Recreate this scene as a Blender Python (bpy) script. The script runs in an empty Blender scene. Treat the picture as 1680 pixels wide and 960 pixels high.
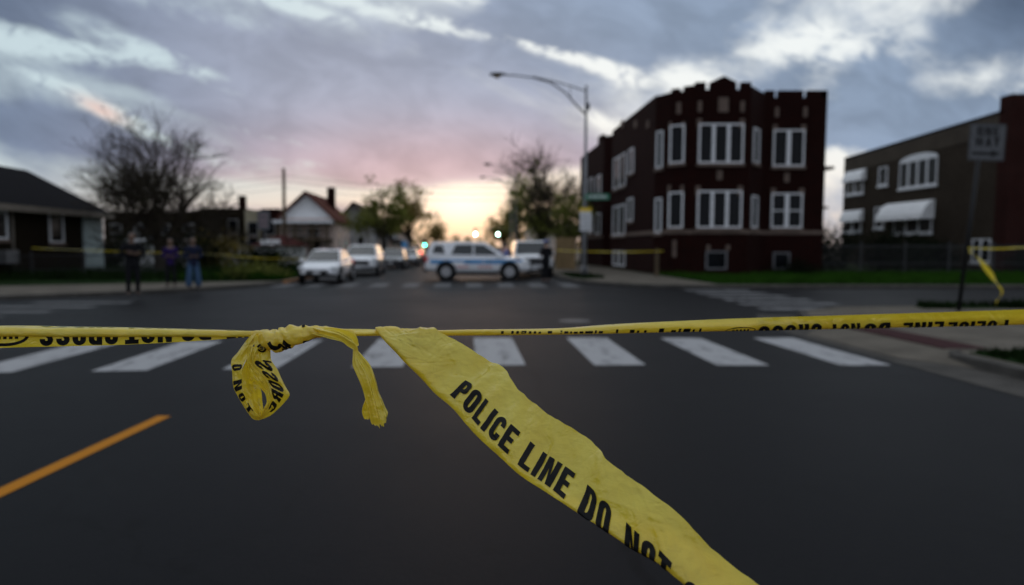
import bpy, bmesh, math, random
import numpy as np
from mathutils import Vector, Matrix, noise

random.seed(7)
R = math.radians
scene = bpy.context.scene
COL = scene.collection

# ------------------------------------------------------------------ camera
H = 1.55                      # eye height
PITCH = math.atan(75 / 1120)
cam_d = bpy.data.cameras.new('camera')
cam = bpy.data.objects.new('camera', cam_d)
COL.objects.link(cam)
cam.location = (0, 0, H)
cam.rotation_euler = (math.pi / 2 - PITCH, 0, 0)
cam_d.sensor_width = 36
cam_d.sensor_fit = 'HORIZONTAL'
cam_d.lens = 24
cam_d.shift_x = 70 / 1680
cam_d.clip_start = 0.02
cam_d.clip_end = 5000
cam_d.dof.use_dof = True
cam_d.dof.focus_distance = 0.84
cam_d.dof.aperture_fstop = 3.5
cam_d.dof.aperture_blades = 0
scene.camera = cam

# ------------------------------------------------------------------ render settings
scene.render.engine = 'CYCLES'
scene.cycles.use_denoising = True
scene.cycles.max_bounces = 6
scene.cycles.sample_clamp_indirect = 6
scene.view_settings.view_transform = 'Standard'
scene.view_settings.look = 'None'
scene.view_settings.gamma = 1
scene.view_settings.exposure = 0
scene.view_settings.use_curve_mapping = False

# ------------------------------------------------------------------ sky
SUN_EL, SUN_AZ = R(4.0), R(4.0)      # azimuth measured from +Y towards +X
world = bpy.data.worlds.new('World')
scene.world = world
world.use_nodes = True


class NT:
    """small helper to write node maths"""
    def __init__(self, tree):
        self.t = tree
        self.n = tree.nodes
        self.l = tree.links

    def node(self, typ, **kw):
        n = self.n.new(typ)
        for k, v in kw.items():
            setattr(n, k, v)
        return n

    def put(self, sock, v):
        if isinstance(v, bpy.types.NodeSocket):
            self.l.new(v, sock)
        else:
            sock.default_value = v

    def m(self, op, a, b=0.0, c=0.0, clamp=False):
        n = self.node('ShaderNodeMath', operation=op, use_clamp=clamp)
        self.put(n.inputs[0], a)
        self.put(n.inputs[1], b)
        self.put(n.inputs[2], c)
        return n.outputs[0]

    def mix(self, f, a, b):
        n = self.node('ShaderNodeMix', data_type='RGBA')
        self.put(n.inputs[0], f)
        for s, v in ((n.inputs[6], a), (n.inputs[7], b)):
            self.put(s, v if isinstance(v, bpy.types.NodeSocket) else (v[0], v[1], v[2], 1))
        return n.outputs[2]

    def sstep(self, x, lo, hi):
        n = self.node('ShaderNodeMapRange', interpolation_type='SMOOTHSTEP')
        self.put(n.inputs[0], x)
        n.inputs[1].default_value = lo
        n.inputs[2].default_value = hi
        return n.outputs[0]

    def gauss(self, u, v, u0, v0, su, sv, ang):
        c, s = math.cos(ang), math.sin(ang)
        du = self.m('SUBTRACT', u, u0)
        dv = self.m('SUBTRACT', v, v0)
        a = self.m('MULTIPLY', self.m('ADD', self.m('MULTIPLY', du, c), self.m('MULTIPLY', dv, s)), 1 / su)
        b = self.m('MULTIPLY', self.m('SUBTRACT', self.m('MULTIPLY', dv, c), self.m('MULTIPLY', du, s)), 1 / sv)
        r2 = self.m('ADD', self.m('MULTIPLY', a, a), self.m('MULTIPLY', b, b))
        return self.m('POWER', 2.71828, self.m('MULTIPLY', r2, -1.0))


def build_sky():
    t = NT(world.node_tree)
    t.n.clear()
    out = t.node('ShaderNodeOutputWorld')
    bg = t.node('ShaderNodeBackground')
    t.l.new(bg.outputs[0], out.inputs[0])
    tc = t.node('ShaderNodeTexCoord')
    sep = t.node('ShaderNodeSeparateXYZ')
    t.l.new(tc.outputs['Generated'], sep.inputs[0])
    x, y, z = sep.outputs
    yc = t.m('MAXIMUM', y, 0.10)
    u = t.m('MULTIPLY', t.m('DIVIDE', x, yc), 1.12)
    v = t.m('MULTIPLY', t.m('DIVIDE', z, yc), 1.12)
    v = t.m('MINIMUM', t.m('MAXIMUM', v, -0.05), 3.0)
    u = t.m('MINIMUM', t.m('MAXIMUM', u, -3.0), 3.0)

    def nz(su, sv, ang, detail, dist, seed, rough=.55):
        c, s = math.cos(ang), math.sin(ang)
        a = t.m('MULTIPLY', t.m('ADD', t.m('MULTIPLY', u, c), t.m('MULTIPLY', v, s)), su)
        b = t.m('MULTIPLY', t.m('SUBTRACT', t.m('MULTIPLY', v, c), t.m('MULTIPLY', u, s)), sv)
        cmb = t.node('ShaderNodeCombineXYZ')
        t.put(cmb.inputs[0], a)
        t.put(cmb.inputs[1], b)
        cmb.inputs[2].default_value = seed
        n = t.node('ShaderNodeTexNoise')
        n.inputs['Scale'].default_value = 1
        n.inputs['Detail'].default_value = detail
        n.inputs['Roughness'].default_value = rough
        n.inputs['Distortion'].default_value = dist
        t.l.new(cmb.outputs[0], n.inputs['Vector'])
        return n.outputs[0]

    streak = nz(3.2, 11.0, R(-20), 5, .5, 3.1)
    fine = nz(11, 26.0, R(-22), 4, .3, 8.4)
    billow = nz(7.5, 10.5, R(8), 6, .35, 1.7, .6)
    right = t.sstep(u, 0.02, 0.42)
    nn = t.node('ShaderNodeMix', data_type='FLOAT')
    t.put(nn.inputs[0], right)
    t.put(nn.inputs[2], streak)
    t.put(nn.inputs[3], billow)
    base = t.m('ADD', t.m('MULTIPLY', t.m('SUBTRACT', nn.outputs[0], .5), 1.75),
               t.m('MULTIPLY', t.m('SUBTRACT', fine, .5), .65))

    def px(p, q):
        return (p - 770) / 1000, (405 - q) / 1000
    # (px, py, half length, half height, tilt, weight): weight > 0 cloud, < 0 clear gap
    blobs = [
        (130, 85, 170, 30, -12, -.75), (330, 125, 120, 20, -24, -.75), (30, 25, 70, 34, 0, .9), (110, 60, 90, 12, -20, .45),
        (90, 205, 200, 42, -8, .75), (200, 125, 150, 16, -8, .75), (185, 185, 75, 12, -26, -1.0), (120, 150, 70, 9, -20, -.6), (320, 30, 170, 22, -14, -.35),
        (560, 160, 340, 95, -16, 1.15), (380, 75, 200, 30, -20, .45), (280, 235, 110, 12, -20, -.55),
        (470, 16, 95, 11, -16, -.9), (690, 42, 170, 12, -13, -.85), (900, 92, 75, 11, -18, -.9), (800, 18, 80, 10, -10, -.5), (480, 235, 110, 8, -14, -.55), (650, 235, 300, 60, -4, .6),
        (900, 60, 150, 70, 0, .75), (1060, 60, 200, 62, 0, .85), (985, 112, 50, 12, -28, -.9),
        (1015, 128, 38, 20, -20, -.8), (1110, 130, 60, 20, 0, -1.0), (1010, 215, 70, 12, -25, -.7),
        (1330, 85, 140, 40, -4, -.8), (1480, 55, 70, 26, 0, -.1), (1580, 130, 100, 12, 8, -.12), (1630, 45, 110, 42, 20, 1.3),
        (1290, 135, 60, 28, 30, .75), (1420, 125, 55, 42, -30, 1.1), (1400, 200, 190, 45, 0, 1.1),
        (1560, 200, 150, 26, 14, .9), (1350, 268, 60, 30, 0, -1.4), (1650, 160, 80, 18, 8, -.3),
        (760, 338, 95, 36, 0, -1.9), (420, 318, 110, 20, -4, -1.0), (600, 320, 160, 10, 0, -.8), (930, 310, 120, 40, 0, -1.2),
        (230, 320, 120, 26, 0, -.35), (480, 270, 90, 9, 0, -.35), (870, 260, 120, 30, 0, .4),
    ]
    acc = base
    ragged = t.m('MULTIPLY', t.sstep(nz(17, 34.0, R(-16), 5, .8, 12.3, .65), .30, .66), 1.75)
    soft = t.m('ADD', t.m('MULTIPLY', ragged, .6), .42)
    for bx, by, sx, sy, an, w in blobs:
        u0, v0 = px(bx, by)
        g = t.gauss(u, v, u0, v0, sx / 1000, sy / 1000, R(an))
        if w < 0 and by < 300:
            g = t.m('MULTIPLY', g, ragged if sy < 20 else soft)
        acc = t.m('ADD', acc, t.m('MULTIPLY', g, w))
    mask = t.sstep(acc, -.60, .52)

    # colours
    warm = t.gauss(u, v, 0.0, 0.02, .60, .20, 0)
    low = t.m('POWER', 2.71828, t.m('MULTIPLY', v, -1 / .075))
    fwd = t.gauss(u, v, .02, .05, .95, .22, 0)
    leftside = t.sstep(u, .25, -.55)
    clear = t.mix(leftside, (.86, .90, .90), (.56, .68, .73))
    clear = t.mix(t.m('MULTIPLY', t.m('MULTIPLY', low, 1.15), fwd, clamp=True), clear, (1.0, .65, .41))
    edge = t.gauss(u, v, px(176, 0)[0], .220, .045, .014, R(-26))
    clear = t.mix(t.m('MULTIPLY', edge, .5), clear, (.95, .50, .36))
    glow = t.gauss(u, v, -.012, .066, .070, .032, 0)
    glow2 = t.gauss(u, v, 0.0, .03, .17, .055, 0)
    cloud = t.mix(leftside, (.26, .335, .455), (.165, .215, .31))
    cloud = t.mix(t.gauss(u, v, -.12, .22, .42, .20, R(-14)), cloud, (.400, .425, .525))
    pink = t.gauss(u, v, -.06, .120, .36, .080, 0)
    cloud = t.mix(t.m('MULTIPLY', pink, .95), cloud, (.66, .47, .49))
    cloud = t.mix(t.m('MULTIPLY', t.gauss(u, v, -.33, .09, .22, .03, 0), .6), cloud, (.70, .47, .42))
    dark = t.gauss(u, v, .90, .40, .16, .10, R(24))
    cloud = t.mix(t.m('MULTIPLY', dark, .85), cloud, (.085, .125, .20))
    dark2 = t.gauss(u, v, -.80, .40, .13, .07, 0)
    cloud = t.mix(t.m('MULTIPLY', dark2, .7), cloud, (.105, .14, .21))
    # inner shading of the clouds
    sh = t.node('ShaderNodeMix', data_type='FLOAT')
    t.put(sh.inputs[0], t.m('MULTIPLY', t.sstep(nz(8, 15, R(-14), 5, .4, 5.5), .3, .72), 1.0))
    sh.inputs[2].default_value = .86
    sh.inputs[3].default_value = 1.14
    cl = t.node('ShaderNodeVectorMath', operation='SCALE')
    t.l.new(cloud, cl.inputs[0])
    t.l.new(sh.outputs[0], cl.inputs['Scale'])
    col = t.mix(mask, clear, cl.outputs[0])
    col = t.mix(t.m('MULTIPLY', glow2, .75), col, (1.0, .71, .48))
    gl = t.node('ShaderNodeMix', data_type='RGBA', blend_type='ADD')
    t.put(gl.inputs[0], glow)
    t.l.new(col, gl.inputs[6])
    gl.inputs[7].default_value = (.36, .37, .34, 1)
    col = gl.outputs[2]
    # unseen sky overhead and behind, brightened for fill; overhead patches give the film glints
    zen = t.sstep(z, .33, .8)
    zn = t.node('ShaderNodeTexNoise')
    zn.inputs['Scale'].default_value = 3.4
    zn.inputs['Detail'].default_value = 6
    zn.inputs['Distortion'].default_value = .6
    t.l.new(tc.outputs['Generated'], zn.inputs['Vector'])
    zc = t.mix(t.sstep(zn.outputs[0], .38, .62), (.36, .42, .53), (1.12, 1.18, 1.24))
    col = t.mix(t.m('MULTIPLY', zen, .9), col, zc)
    back = t.sstep(y, .42, -.25)
    col = t.mix(back, col, (.46, .505, .585))
    # the clear air itself: a physical sky
    sky = t.node('ShaderNodeTexSky', sky_type='NISHITA')
    sky.sun_disc = False
    sky.sun_elevation = SUN_EL
    sky.sun_rotation = SUN_AZ
    sk = t.node('ShaderNodeMix', data_type='RGBA', blend_type='ADD')
    sk.inputs[0].default_value = 1.0
    t.l.new(col, sk.inputs[6])
    skm = t.node('ShaderNodeVectorMath', operation='SCALE')
    t.l.new(sky.outputs[0], skm.inputs[0])
    t.put(skm.inputs['Scale'], t.m('MULTIPLY', t.m('SUBTRACT', 1.0, mask), .006))
    t.l.new(skm.outputs[0], sk.inputs[7])
    t.l.new(sk.outputs[2], bg.inputs[0])
    bg.inputs[1].default_value = 1.0


build_sky()
world.cycles.sampling_method = 'MANUAL'
world.cycles.sample_map_resolution = 1024

sun_d = bpy.data.lights.new('sun', 'SUN')
sun_d.energy = 0.16
sun_d.angle = R(22)
sun_d.color = (1.0, .62, .36)
sun = bpy.data.objects.new('sun', sun_d)
COL.objects.link(sun)
sd = Vector((math.sin(SUN_AZ) * math.cos(SUN_EL), math.cos(SUN_AZ) * math.cos(SUN_EL), math.sin(SUN_EL)))
sun.rotation_euler = (-sd).to_track_quat('-Z', 'Y').to_euler()

# ------------------------------------------------------------------ survey: photo pixel -> place
CT, ST = math.cos(PITCH), math.sin(PITCH)


def ray(px, py):
    x, y = (px - 770) / 1120, -(py - 480) / 1120
    return Vector((x, CT + y * ST, -ST + y * CT))


def P(px, py, Y):
    d = ray(px, py)
    t = Y / d.y
    return Vector((d.x * t, Y, H + d.z * t))


def G(px, py, z=0.0):
    d = ray(px, py)
    t = (z - H) / d.z
    return Vector((d.x * t, d.y * t, z))


def ZP(py, Y):
    return P(770, py, Y).z


def XP(px, Y, py=405):
    return P(px, py, Y).x


# ------------------------------------------------------------------ materials
MATS = {}


def mat(name, col, rough=.6, var=.18, scale=6.0, bump=0.0, bscale=40.0, metallic=0.0, spec=.5, emit=None, estr=0, coat=0, trans=0, stretch=None):
    if name in MATS:
        return MATS[name]
    m = bpy.data.materials.new(name)
    m.use_nodes = True
    t = NT(m.node_tree)
    b = t.n['Principled BSDF']
    tc = t.node('ShaderNodeTexCoord')
    vec = tc.outputs['Object']
    if stretch:
        mp = t.node('ShaderNodeMapping')
        mp.inputs['Scale'].default_value = stretch
        t.l.new(vec, mp.inputs[0])
        vec = mp.outputs[0]
    nz = t.node('ShaderNodeTexNoise')
    nz.inputs['Scale'].default_value = scale
    nz.inputs['Detail'].default_value = 5
    nz.inputs['Roughness'].default_value = .65
    t.l.new(vec, nz.inputs['Vector'])
    f = t.sstep(nz.outputs[0], .3, .7)
    c = t.mix(f, [k * (1 - var) for k in col], [min(1, k * (1 + var)) for k in col])
    t.l.new(c, b.inputs['Base Color'])
    b.inputs['Roughness'].default_value = rough
    b.inputs['Metallic'].default_value = metallic
    b.inputs['Specular IOR Level'].default_value = spec if rough < .75 else spec * .08
    b.inputs['Coat Weight'].default_value = coat
    b.inputs['Coat Roughness'].default_value = .08
    if emit:
        b.inputs['Emission Color'].default_value = (*emit, 1)
        b.inputs['Emission Strength'].default_value = estr
    if bump:
        n2 = t.node('ShaderNodeTexNoise')
        n2.inputs['Scale'].default_value = bscale
        n2.inputs['Detail'].default_value = 4
        t.l.new(vec, n2.inputs['Vector'])
        bp = t.node('ShaderNodeBump')
        bp.inputs['Strength'].default_value = bump
        bp.inputs['Distance'].default_value = .02
        t.l.new(n2.outputs[0], bp.inputs['Height'])
        t.l.new(bp.outputs[0], b.inputs['Normal'])
    if trans:
        tr = t.node('ShaderNodeBsdfTranslucent')
        t.l.new(c, tr.inputs[0])
        mx = t.node('ShaderNodeMixShader')
        mx.inputs[0].default_value = trans
        t.l.new(b.outputs[0], mx.inputs[1])
        t.l.new(tr.outputs[0], mx.inputs[2])
        t.l.new(mx.outputs[0], t.n['Material Output'].inputs[0])
    MATS[name] = m
    return m


def brick_mat(name, c1, c2, mortar, bw=.21, bh=.075):
    if name in MATS:
        return MATS[name]
    m = bpy.data.materials.new(name)
    m.use_nodes = True
    t = NT(m.node_tree)
    b = t.n['Principled BSDF']
    tc = t.node('ShaderNodeTexCoord')
    sp = t.node('ShaderNodeSeparateXYZ')
    t.l.new(tc.outputs['Object'], sp.inputs[0])
    cm = t.node('ShaderNodeCombineXYZ')
    t.put(cm.inputs[0], t.m('ADD', sp.outputs[0], sp.outputs[1]))
    t.put(cm.inputs[1], sp.outputs[2])
    br = t.node('ShaderNodeTexBrick')
    t.l.new(cm.outputs[0], br.inputs['Vector'])
    br.inputs['Color1'].default_value = (*c1, 1)
    br.inputs['Color2'].default_value = (*c2, 1)
    br.inputs['Mortar'].default_value = (*mortar, 1)
    br.inputs['Scale'].default_value = 1
    br.inputs['Mortar Size'].default_value = .008
    br.inputs['Brick Width'].default_value = bw
    br.inputs['Row Height'].default_value = bh
    nz = t.node('ShaderNodeTexNoise')
    nz.inputs['Scale'].default_value = .6
    nz.inputs['Detail'].default_value = 6
    t.l.new(tc.outputs['Object'], nz.inputs['Vector'])
    c = t.mix(t.m('MULTIPLY', t.sstep(nz.outputs[0], .35, .75), .45), br.outputs[0], [k * .45 for k in c1])
    t.l.new(c, b.inputs['Base Color'])
    b.inputs['Roughness'].default_value = .85
    b.inputs['Specular IOR Level'].default_value = .06
    bp = t.node('ShaderNodeBump')
    bp.inputs['Strength'].default_value = .5
    bp.inputs['Distance'].default_value = .01
    t.l.new(br.outputs['Fac'], bp.inputs['Height'])
    bp.invert = True
    t.l.new(bp.outputs[0], b.inputs['Normal'])
    MATS[name] = m
    return m


def asphalt_mat():
    m = bpy.data.materials.new('asphalt')
    m.use_nodes = True
    t = NT(m.node_tree)
    b = t.n['Principled BSDF']
    tc = t.node('ShaderNodeTexCoord')
    o = tc.outputs['Object']

    def n(scale, detail, vec=o, rough=.6):
        k = t.node('ShaderNodeTexNoise')
        k.inputs['Scale'].default_value = scale
        k.inputs['Detail'].default_value = detail
        k.inputs['Roughness'].default_value = rough
        t.l.new(vec, k.inputs['Vector'])
        return k.outputs[0]
    sp_ = t.node('ShaderNodeSeparateXYZ')
    t.l.new(o, sp_.inputs[0])
    sx_ = sp_.outputs[0]
    big = n(.35, 6)
    mp = t.node('ShaderNodeMapping')
    mp.inputs['Scale'].default_value = (1.1, .04, 1)
    t.l.new(o, mp.inputs[0])
    lanes = n(1.0, 3, mp.outputs[0])
    grit = n(170, 2)
    v = t.node('ShaderNodeTexVoronoi')
    v.inputs['Scale'].default_value = 95
    t.l.new(o, v.inputs['Vector'])
    c = t.mix(t.sstep(big, .3, .7), (.0045, .0047, .0062), (.0095, .0096, .0114))
    c = t.mix(t.m('MULTIPLY', t.sstep(lanes, .4, .7), .5), c, (.0075, .0075, .009))
    c = t.mix(t.m('MULTIPLY', t.sstep(grit, .52, .72), .55), c, (.018, .0175, .0175))
    c = t.mix(t.m('MULTIPLY', t.sstep(grit, .46, .30), .6), c, (.004, .004, .0045))
    # sealed cracks and oil spots
    cr = t.node('ShaderNodeTexVoronoi', feature='DISTANCE_TO_EDGE')
    cr.inputs['Scale'].default_value = .33
    wv = t.node('ShaderNodeVectorMath', operation='ADD')
    nv = t.node('ShaderNodeTexNoise')
    nv.inputs['Scale'].default_value = 1.1
    nv.inputs['Detail'].default_value = 4
    t.l.new(o, nv.inputs['Vector'])
    t.l.new(o, wv.inputs[0])
    t.l.new(nv.outputs['Color'], wv.inputs[1])
    t.l.new(wv.outputs[0], cr.inputs['Vector'])
    crack = t.sstep(cr.outputs['Distance'], .012, .004)
    c = t.mix(t.m('MULTIPLY', crack, .5), c, (.004, .004, .0045))
    mott = t.sstep(n(5.5, 5), .35, .68)
    c = t.mix(t.m('MULTIPLY', mott, .5), c, (.0092, .0092, .0105))
    seam = t.sstep(t.m('ABSOLUTE', t.m('SUBTRACT', t.m('ADD', sx_, t.m('MULTIPLY', n(.8, 4), .5)), 1.05)), .035, .015)
    c = t.mix(t.m('MULTIPLY', seam, .6), c, (.003, .003, .0035))
    spots = t.sstep(n(2.3, 2), .64, .74)
    c = t.mix(t.m('MULTIPLY', spots, .6), c, (.004, .004, .0045))
    t.l.new(c, b.inputs['Base Color'])
    t.put(b.inputs['Roughness'], t.m('ADD', t.m('MULTIPLY', big, .18), .42))
    b.inputs['Specular IOR Level'].default_value = .045
    bp = t.node('ShaderNodeBump')
    bp.inputs['Strength'].default_value = .3
    bp.inputs['Distance'].default_value = .006
    t.l.new(t.m('ADD', v.outputs['Distance'], t.m('MULTIPLY', grit, .6)), bp.inputs['Height'])
    t.l.new(bp.outputs[0], b.inputs['Normal'])
    return m


def paint_mat(name, col, wear, under=(.045, .045, .048)):
    m = bpy.data.materials.new(name)
    m.use_nodes = True
    t = NT(m.node_tree)
    b = t.n['Principled BSDF']
    tc = t.node('ShaderNodeTexCoord')
    n1 = t.node('ShaderNodeTexNoise')
    n1.inputs['Scale'].default_value = 3.0
    n1.inputs['Detail'].default_value = 8
    n1.inputs['Roughness'].default_value = .7
    mp = t.node('ShaderNodeMapping')
    mp.inputs['Scale'].default_value = (1.6, .5, 1)
    t.l.new(tc.outputs['Object'], mp.inputs[0])
    t.l.new(mp.outputs[0], n1.inputs['Vector'])
    n2 = t.node('ShaderNodeTexNoise')
    n2.inputs['Scale'].default_value = 120
    t.l.new(tc.outputs['Object'], n2.inputs['Vector'])
    f = t.sstep(t.m('ADD', n1.outputs[0], t.m('MULTIPLY', n2.outputs[0], .3)), wear, wear + .22)
    c = t.mix(t.m('MULTIPLY', f, .75), col, under)
    t.l.new(c, b.inputs['Base Color'])
    b.inputs['Roughness'].default_value = .7
    b.inputs['Specular IOR Level'].default_value = .1
    MATS[name] = m
    return m


def tape_mat():
    m = bpy.data.materials.new('yellow_plastic_film')
    m.use_nodes = True
    t = NT(m.node_tree)
    b = t.n['Principled BSDF']
    tc = t.node('ShaderNodeTexCoord')
    o = tc.outputs['Object']
    n1 = t.node('ShaderNodeTexNoise')
    n1.inputs['Scale'].default_value = 16
    n1.inputs['Detail'].default_value = 5
    t.l.new(o, n1.inputs['Vector'])
    c = t.mix(t.sstep(n1.outputs[0], .3, .7), (.88, .70, .050), (.95, .81, .095))
    t.l.new(c, b.inputs['Base Color'])
    b.inputs['Roughness'].default_value = .30
    b.inputs['Specular IOR Level'].default_value = .7
    b.inputs['Coat Weight'].default_value = 1.0
    b.inputs['Coat Roughness'].default_value = .09
    n2 = t.node('ShaderNodeTexNoise')
    n2.inputs['Scale'].default_value = 70
    n2.inputs['Detail'].default_value = 3
    n2.inputs['Distortion'].default_value = .8
    t.l.new(o, n2.inputs['Vector'])
    mp = t.node('ShaderNodeMapping')
    mp.inputs['Rotation'].default_value = (0, .75, 0)
    mp.inputs['Scale'].default_value = (34, 60, 190)
    t.l.new(o, mp.inputs[0])
    n3 = t.node('ShaderNodeTexNoise')
    n3.inputs['Scale'].default_value = 1
    n3.inputs['Detail'].default_value = 3
    t.l.new(mp.outputs[0], n3.inputs['Vector'])
    # crumple: sharp creases between soft facets, plus fine crinkle
    def ridge(o_):
        return t.m('ABSOLUTE', t.m('SUBTRACT', o_, .5))
    n4 = t.node('ShaderNodeTexNoise')
    n4.inputs['Scale'].default_value = 17
    n4.inputs['Detail'].default_value = 2
    n4.inputs['Distortion'].default_value = 1.2
    t.l.new(o, n4.inputs['Vector'])
    n5 = t.node('ShaderNodeTexVoronoi')
    n5.inputs['Scale'].default_value = 1
    mp5 = t.node('ShaderNodeMapping')
    mp5.inputs['Rotation'].default_value = (0, .75, 0)
    mp5.inputs['Scale'].default_value = (20, 40, 52)
    wob = t.node('ShaderNodeVectorMath', operation='MULTIPLY_ADD')
    t.l.new(n4.outputs['Color'], wob.inputs[0])
    wob.inputs[1].default_value = (.03, .03, .03)
    t.l.new(o, wob.inputs[2])
    t.l.new(wob.outputs[0], mp5.inputs[0])
    t.l.new(mp5.outputs[0], n5.inputs['Vector'])
    hgt = t.m('ADD', t.m('ADD', t.m('MULTIPLY', ridge(n2.outputs[0]), .42), t.m('MULTIPLY', ridge(n3.outputs[0]), .22)), t.m('ADD', t.m('MULTIPLY', ridge(n4.outputs[0]), 1.1), t.m('MULTIPLY', n5.outputs['Distance'], .55)))
    bp = t.node('ShaderNodeBump')
    bp.inputs['Strength'].default_value = .8
    bp.inputs['Distance'].default_value = .0045
    t.l.new(hgt, bp.inputs['Height'])
    t.l.new(bp.outputs[0], b.inputs['Normal'])
    t.l.new(bp.outputs[0], b.inputs['Coat Normal'])
    tr = t.node('ShaderNodeBsdfTranslucent')
    tr.inputs[0].default_value = (.92, .66, .02, 1)
    mx = t.node('ShaderNodeMixShader')
    mx.inputs[0].default_value = .40
    t.l.new(b.outputs[0], mx.inputs[1])
    t.l.new(tr.outputs[0], mx.inputs[2])
    t.l.new(mx.outputs[0], t.n['Material Output'].inputs[0])
    return m


M_ASPH = asphalt_mat()
M_CONC = mat('concrete', (.125, .110, .090), .8, .2, 1.2, .3, 60)
M_CURB = mat('kerb_concrete', (.072, .067, .060), .8, .25, 2.5, .3, 60)
M_WPAINT = paint_mat('white_road_paint', (.36, .36, .365), .64, (.03, .03, .032))
M_WPAINT2 = paint_mat('worn_white_road_paint', (.13, .13, .133), .60, (.03, .03, .032))
M_OPAINT = paint_mat('orange_road_paint', (.46, .175, .008), .74, (.03, .03, .03))
M_RED_PAD = mat('red_tactile_paving', (.048, .020, .021), .8, .2, 9, .4, 30)
M_SOIL = mat('bare_soil', (.028, .025, .018), .95, .3, 1.5)
M_GRASS_BASE = mat('lawn_earth', (.008, .022, .004), .95, .35, 1.2)
M_GRASS = mat('grass_blade', (.024, .070, .007), .85, .4, 1.3, trans=.3)
M_GRASS_DRY = mat('rough_grass_blade', (.011, .024, .006), .85, .4, 1.0, trans=.25)
M_TAPE = tape_mat()
M_INK = mat('black_ink', (.006, .006, .006), .5, .3, 40, .15, 90, spec=.2)
M_INKF = mat('ink_seen_through_film', (.16, .16, .03), .45, .3, 40)
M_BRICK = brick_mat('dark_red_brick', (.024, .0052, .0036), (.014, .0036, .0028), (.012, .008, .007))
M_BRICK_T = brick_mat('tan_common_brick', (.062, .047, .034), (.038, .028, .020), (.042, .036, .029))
M_BRICK_Y = brick_mat('brown_yellow_brick', (.020, .014, .007), (.013, .009, .005), (.015, .012, .009))
M_STONE = mat('limestone', (.155, .115, .095), .8, .2, 2)
M_WHITE = mat('white_paint', (.80, .81, .83), .5, .06, 3)
M_SIDING = mat('white_siding', (.88, .88, .88), .6, .12, 1.5, stretch=(1, 1, 9))
M_PINKW = mat('beige_stucco', (.62, .50, .42), .75, .15, 1.5)
M_GREYW = mat('grey_siding', (.30, .29, .28), .7, .15, 1.5, stretch=(1, 1, 9))
M_GLASS = mat('dark_window_glass', (.004, .005, .007), .10, .3, 2, spec=.14)
M_GLASS_C = mat('car_glass', (.012, .016, .018), .05, .2, 2, spec=.7)
M_ROOF_D = mat('dark_shingles', (.007, .007, .009), .9, .3, 4, .4, 20)
M_ROOF_R = mat('red_brown_shingles', (.095, .035, .026), .9, .3, 4, .4, 20)
M_ROOF_B = mat('brown_shingles', (.06, .045, .035), .9, .3, 4, .4, 20)
M_TAR = mat('tar_roof', (.03, .03, .032), .9, .3, 1)
M_METAL = mat('galvanised_steel', (.20, .20, .205), .5, .2, 3, metallic=.6)
M_METAL_D = mat('dark_painted_steel', (.025, .026, .028), .5, .25, 6)
M_WOOD = mat('weathered_wood', (.10, .075, .05), .85, .3, 3, stretch=(1, 1, .2))
M_WOOD_T = mat('tan_timber', (.27, .19, .10), .8, .25, 3, stretch=(1, 1, .2))
M_BARK = mat('bark', (.040, .032, .026), .95, .3, 6, .6, 30)
M_TWIG = mat('bare_twigs', (.040, .032, .024), .9, .3, 2)
M_BUD = mat('spring_buds', (.075, .072, .028), .8, .35, .8)
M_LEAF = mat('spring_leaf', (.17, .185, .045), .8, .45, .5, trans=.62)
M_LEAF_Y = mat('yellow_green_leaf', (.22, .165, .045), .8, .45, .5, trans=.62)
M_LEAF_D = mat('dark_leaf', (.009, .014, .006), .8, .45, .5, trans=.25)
M_RUBBER = mat('tyre_rubber', (.012, .012, .012), .85, .2, 20)
M_ALLOY = mat('wheel_alloy', (.42, .42, .43), .35, .1, 10, metallic=.7)
M_BLACKP = mat('black_trim', (.008, .008, .009), .5, .2, 10, spec=.25)
M_CARW = mat('white_car_paint', (.82, .83, .85), .25, .04, 2, coat=1)
M_CARS = mat('silver_car_paint', (.42, .44, .47), .3, .05, 2, metallic=.3, coat=1)
M_CARD = mat('dark_grey_car_paint', (.055, .057, .060), .3, .08, 2, coat=1)
M_BLUE = mat('blue_livery_stripe', (.06, .28, .58), .3, .08, 2, coat=.8)
M_REDL = mat('red_livery_lettering', (.55, .10, .09), .4, .08, 2)
M_HEADL = mat('headlamp_lens', (.60, .62, .64), .1, .1, 10, coat=1)
M_TAILR = mat('red_tail_lens', (.50, .012, .012), .2, .1, 10, coat=1)
M_TAILON = mat('lit_red_tail_lamp', (.6, .02, .02), .3, 0, 1, emit=(1, .03, .03), estr=5)
M_AMBER = mat('amber_lens', (.65, .22, .03), .25, .1, 10)
M_GREEN_ON = mat('lit_green_signal', (.1, .8, .5), .3, 0, 1, emit=(.10, 1.0, .62), estr=26)
M_GREEN_ON2 = mat('lit_pale_green_signal', (.5, .9, .7), .3, 0, 1, emit=(.52, 1.0, .84), estr=60)
M_RED_OFF = mat('unlit_red_lens', (.08, .01, .01), .3)
M_YEL_OFF = mat('unlit_amber_lens', (.09, .05, .01), .3)
M_SIGNW = mat('white_sign_sheet', (.62, .63, .64), .5, .06, 6)
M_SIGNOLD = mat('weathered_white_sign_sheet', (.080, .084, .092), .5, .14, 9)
M_SIGNY = mat('yellow_sign_sheet', (.75, .52, .02), .5, .06, 6)
M_SIGNG = mat('green_sign_sheet', (.012, .16, .085), .5, .1, 6)
M_SKIN = mat('skin', (.15, .085, .055), .55, .1, 10)
M_SKIN_L = mat('light_skin', (.48, .29, .22), .55, .1, 10)
M_HAIR = mat('black_hair', (.012, .010, .009), .6, .3, 30)
M_CLOTH_K = mat('black_cloth', (.014, .014, .016), .9, .3, 12, .3, 60)
M_CLOTH_N = mat('navy_cloth', (.018, .022, .045), .9, .3, 12, .3, 60)
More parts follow.
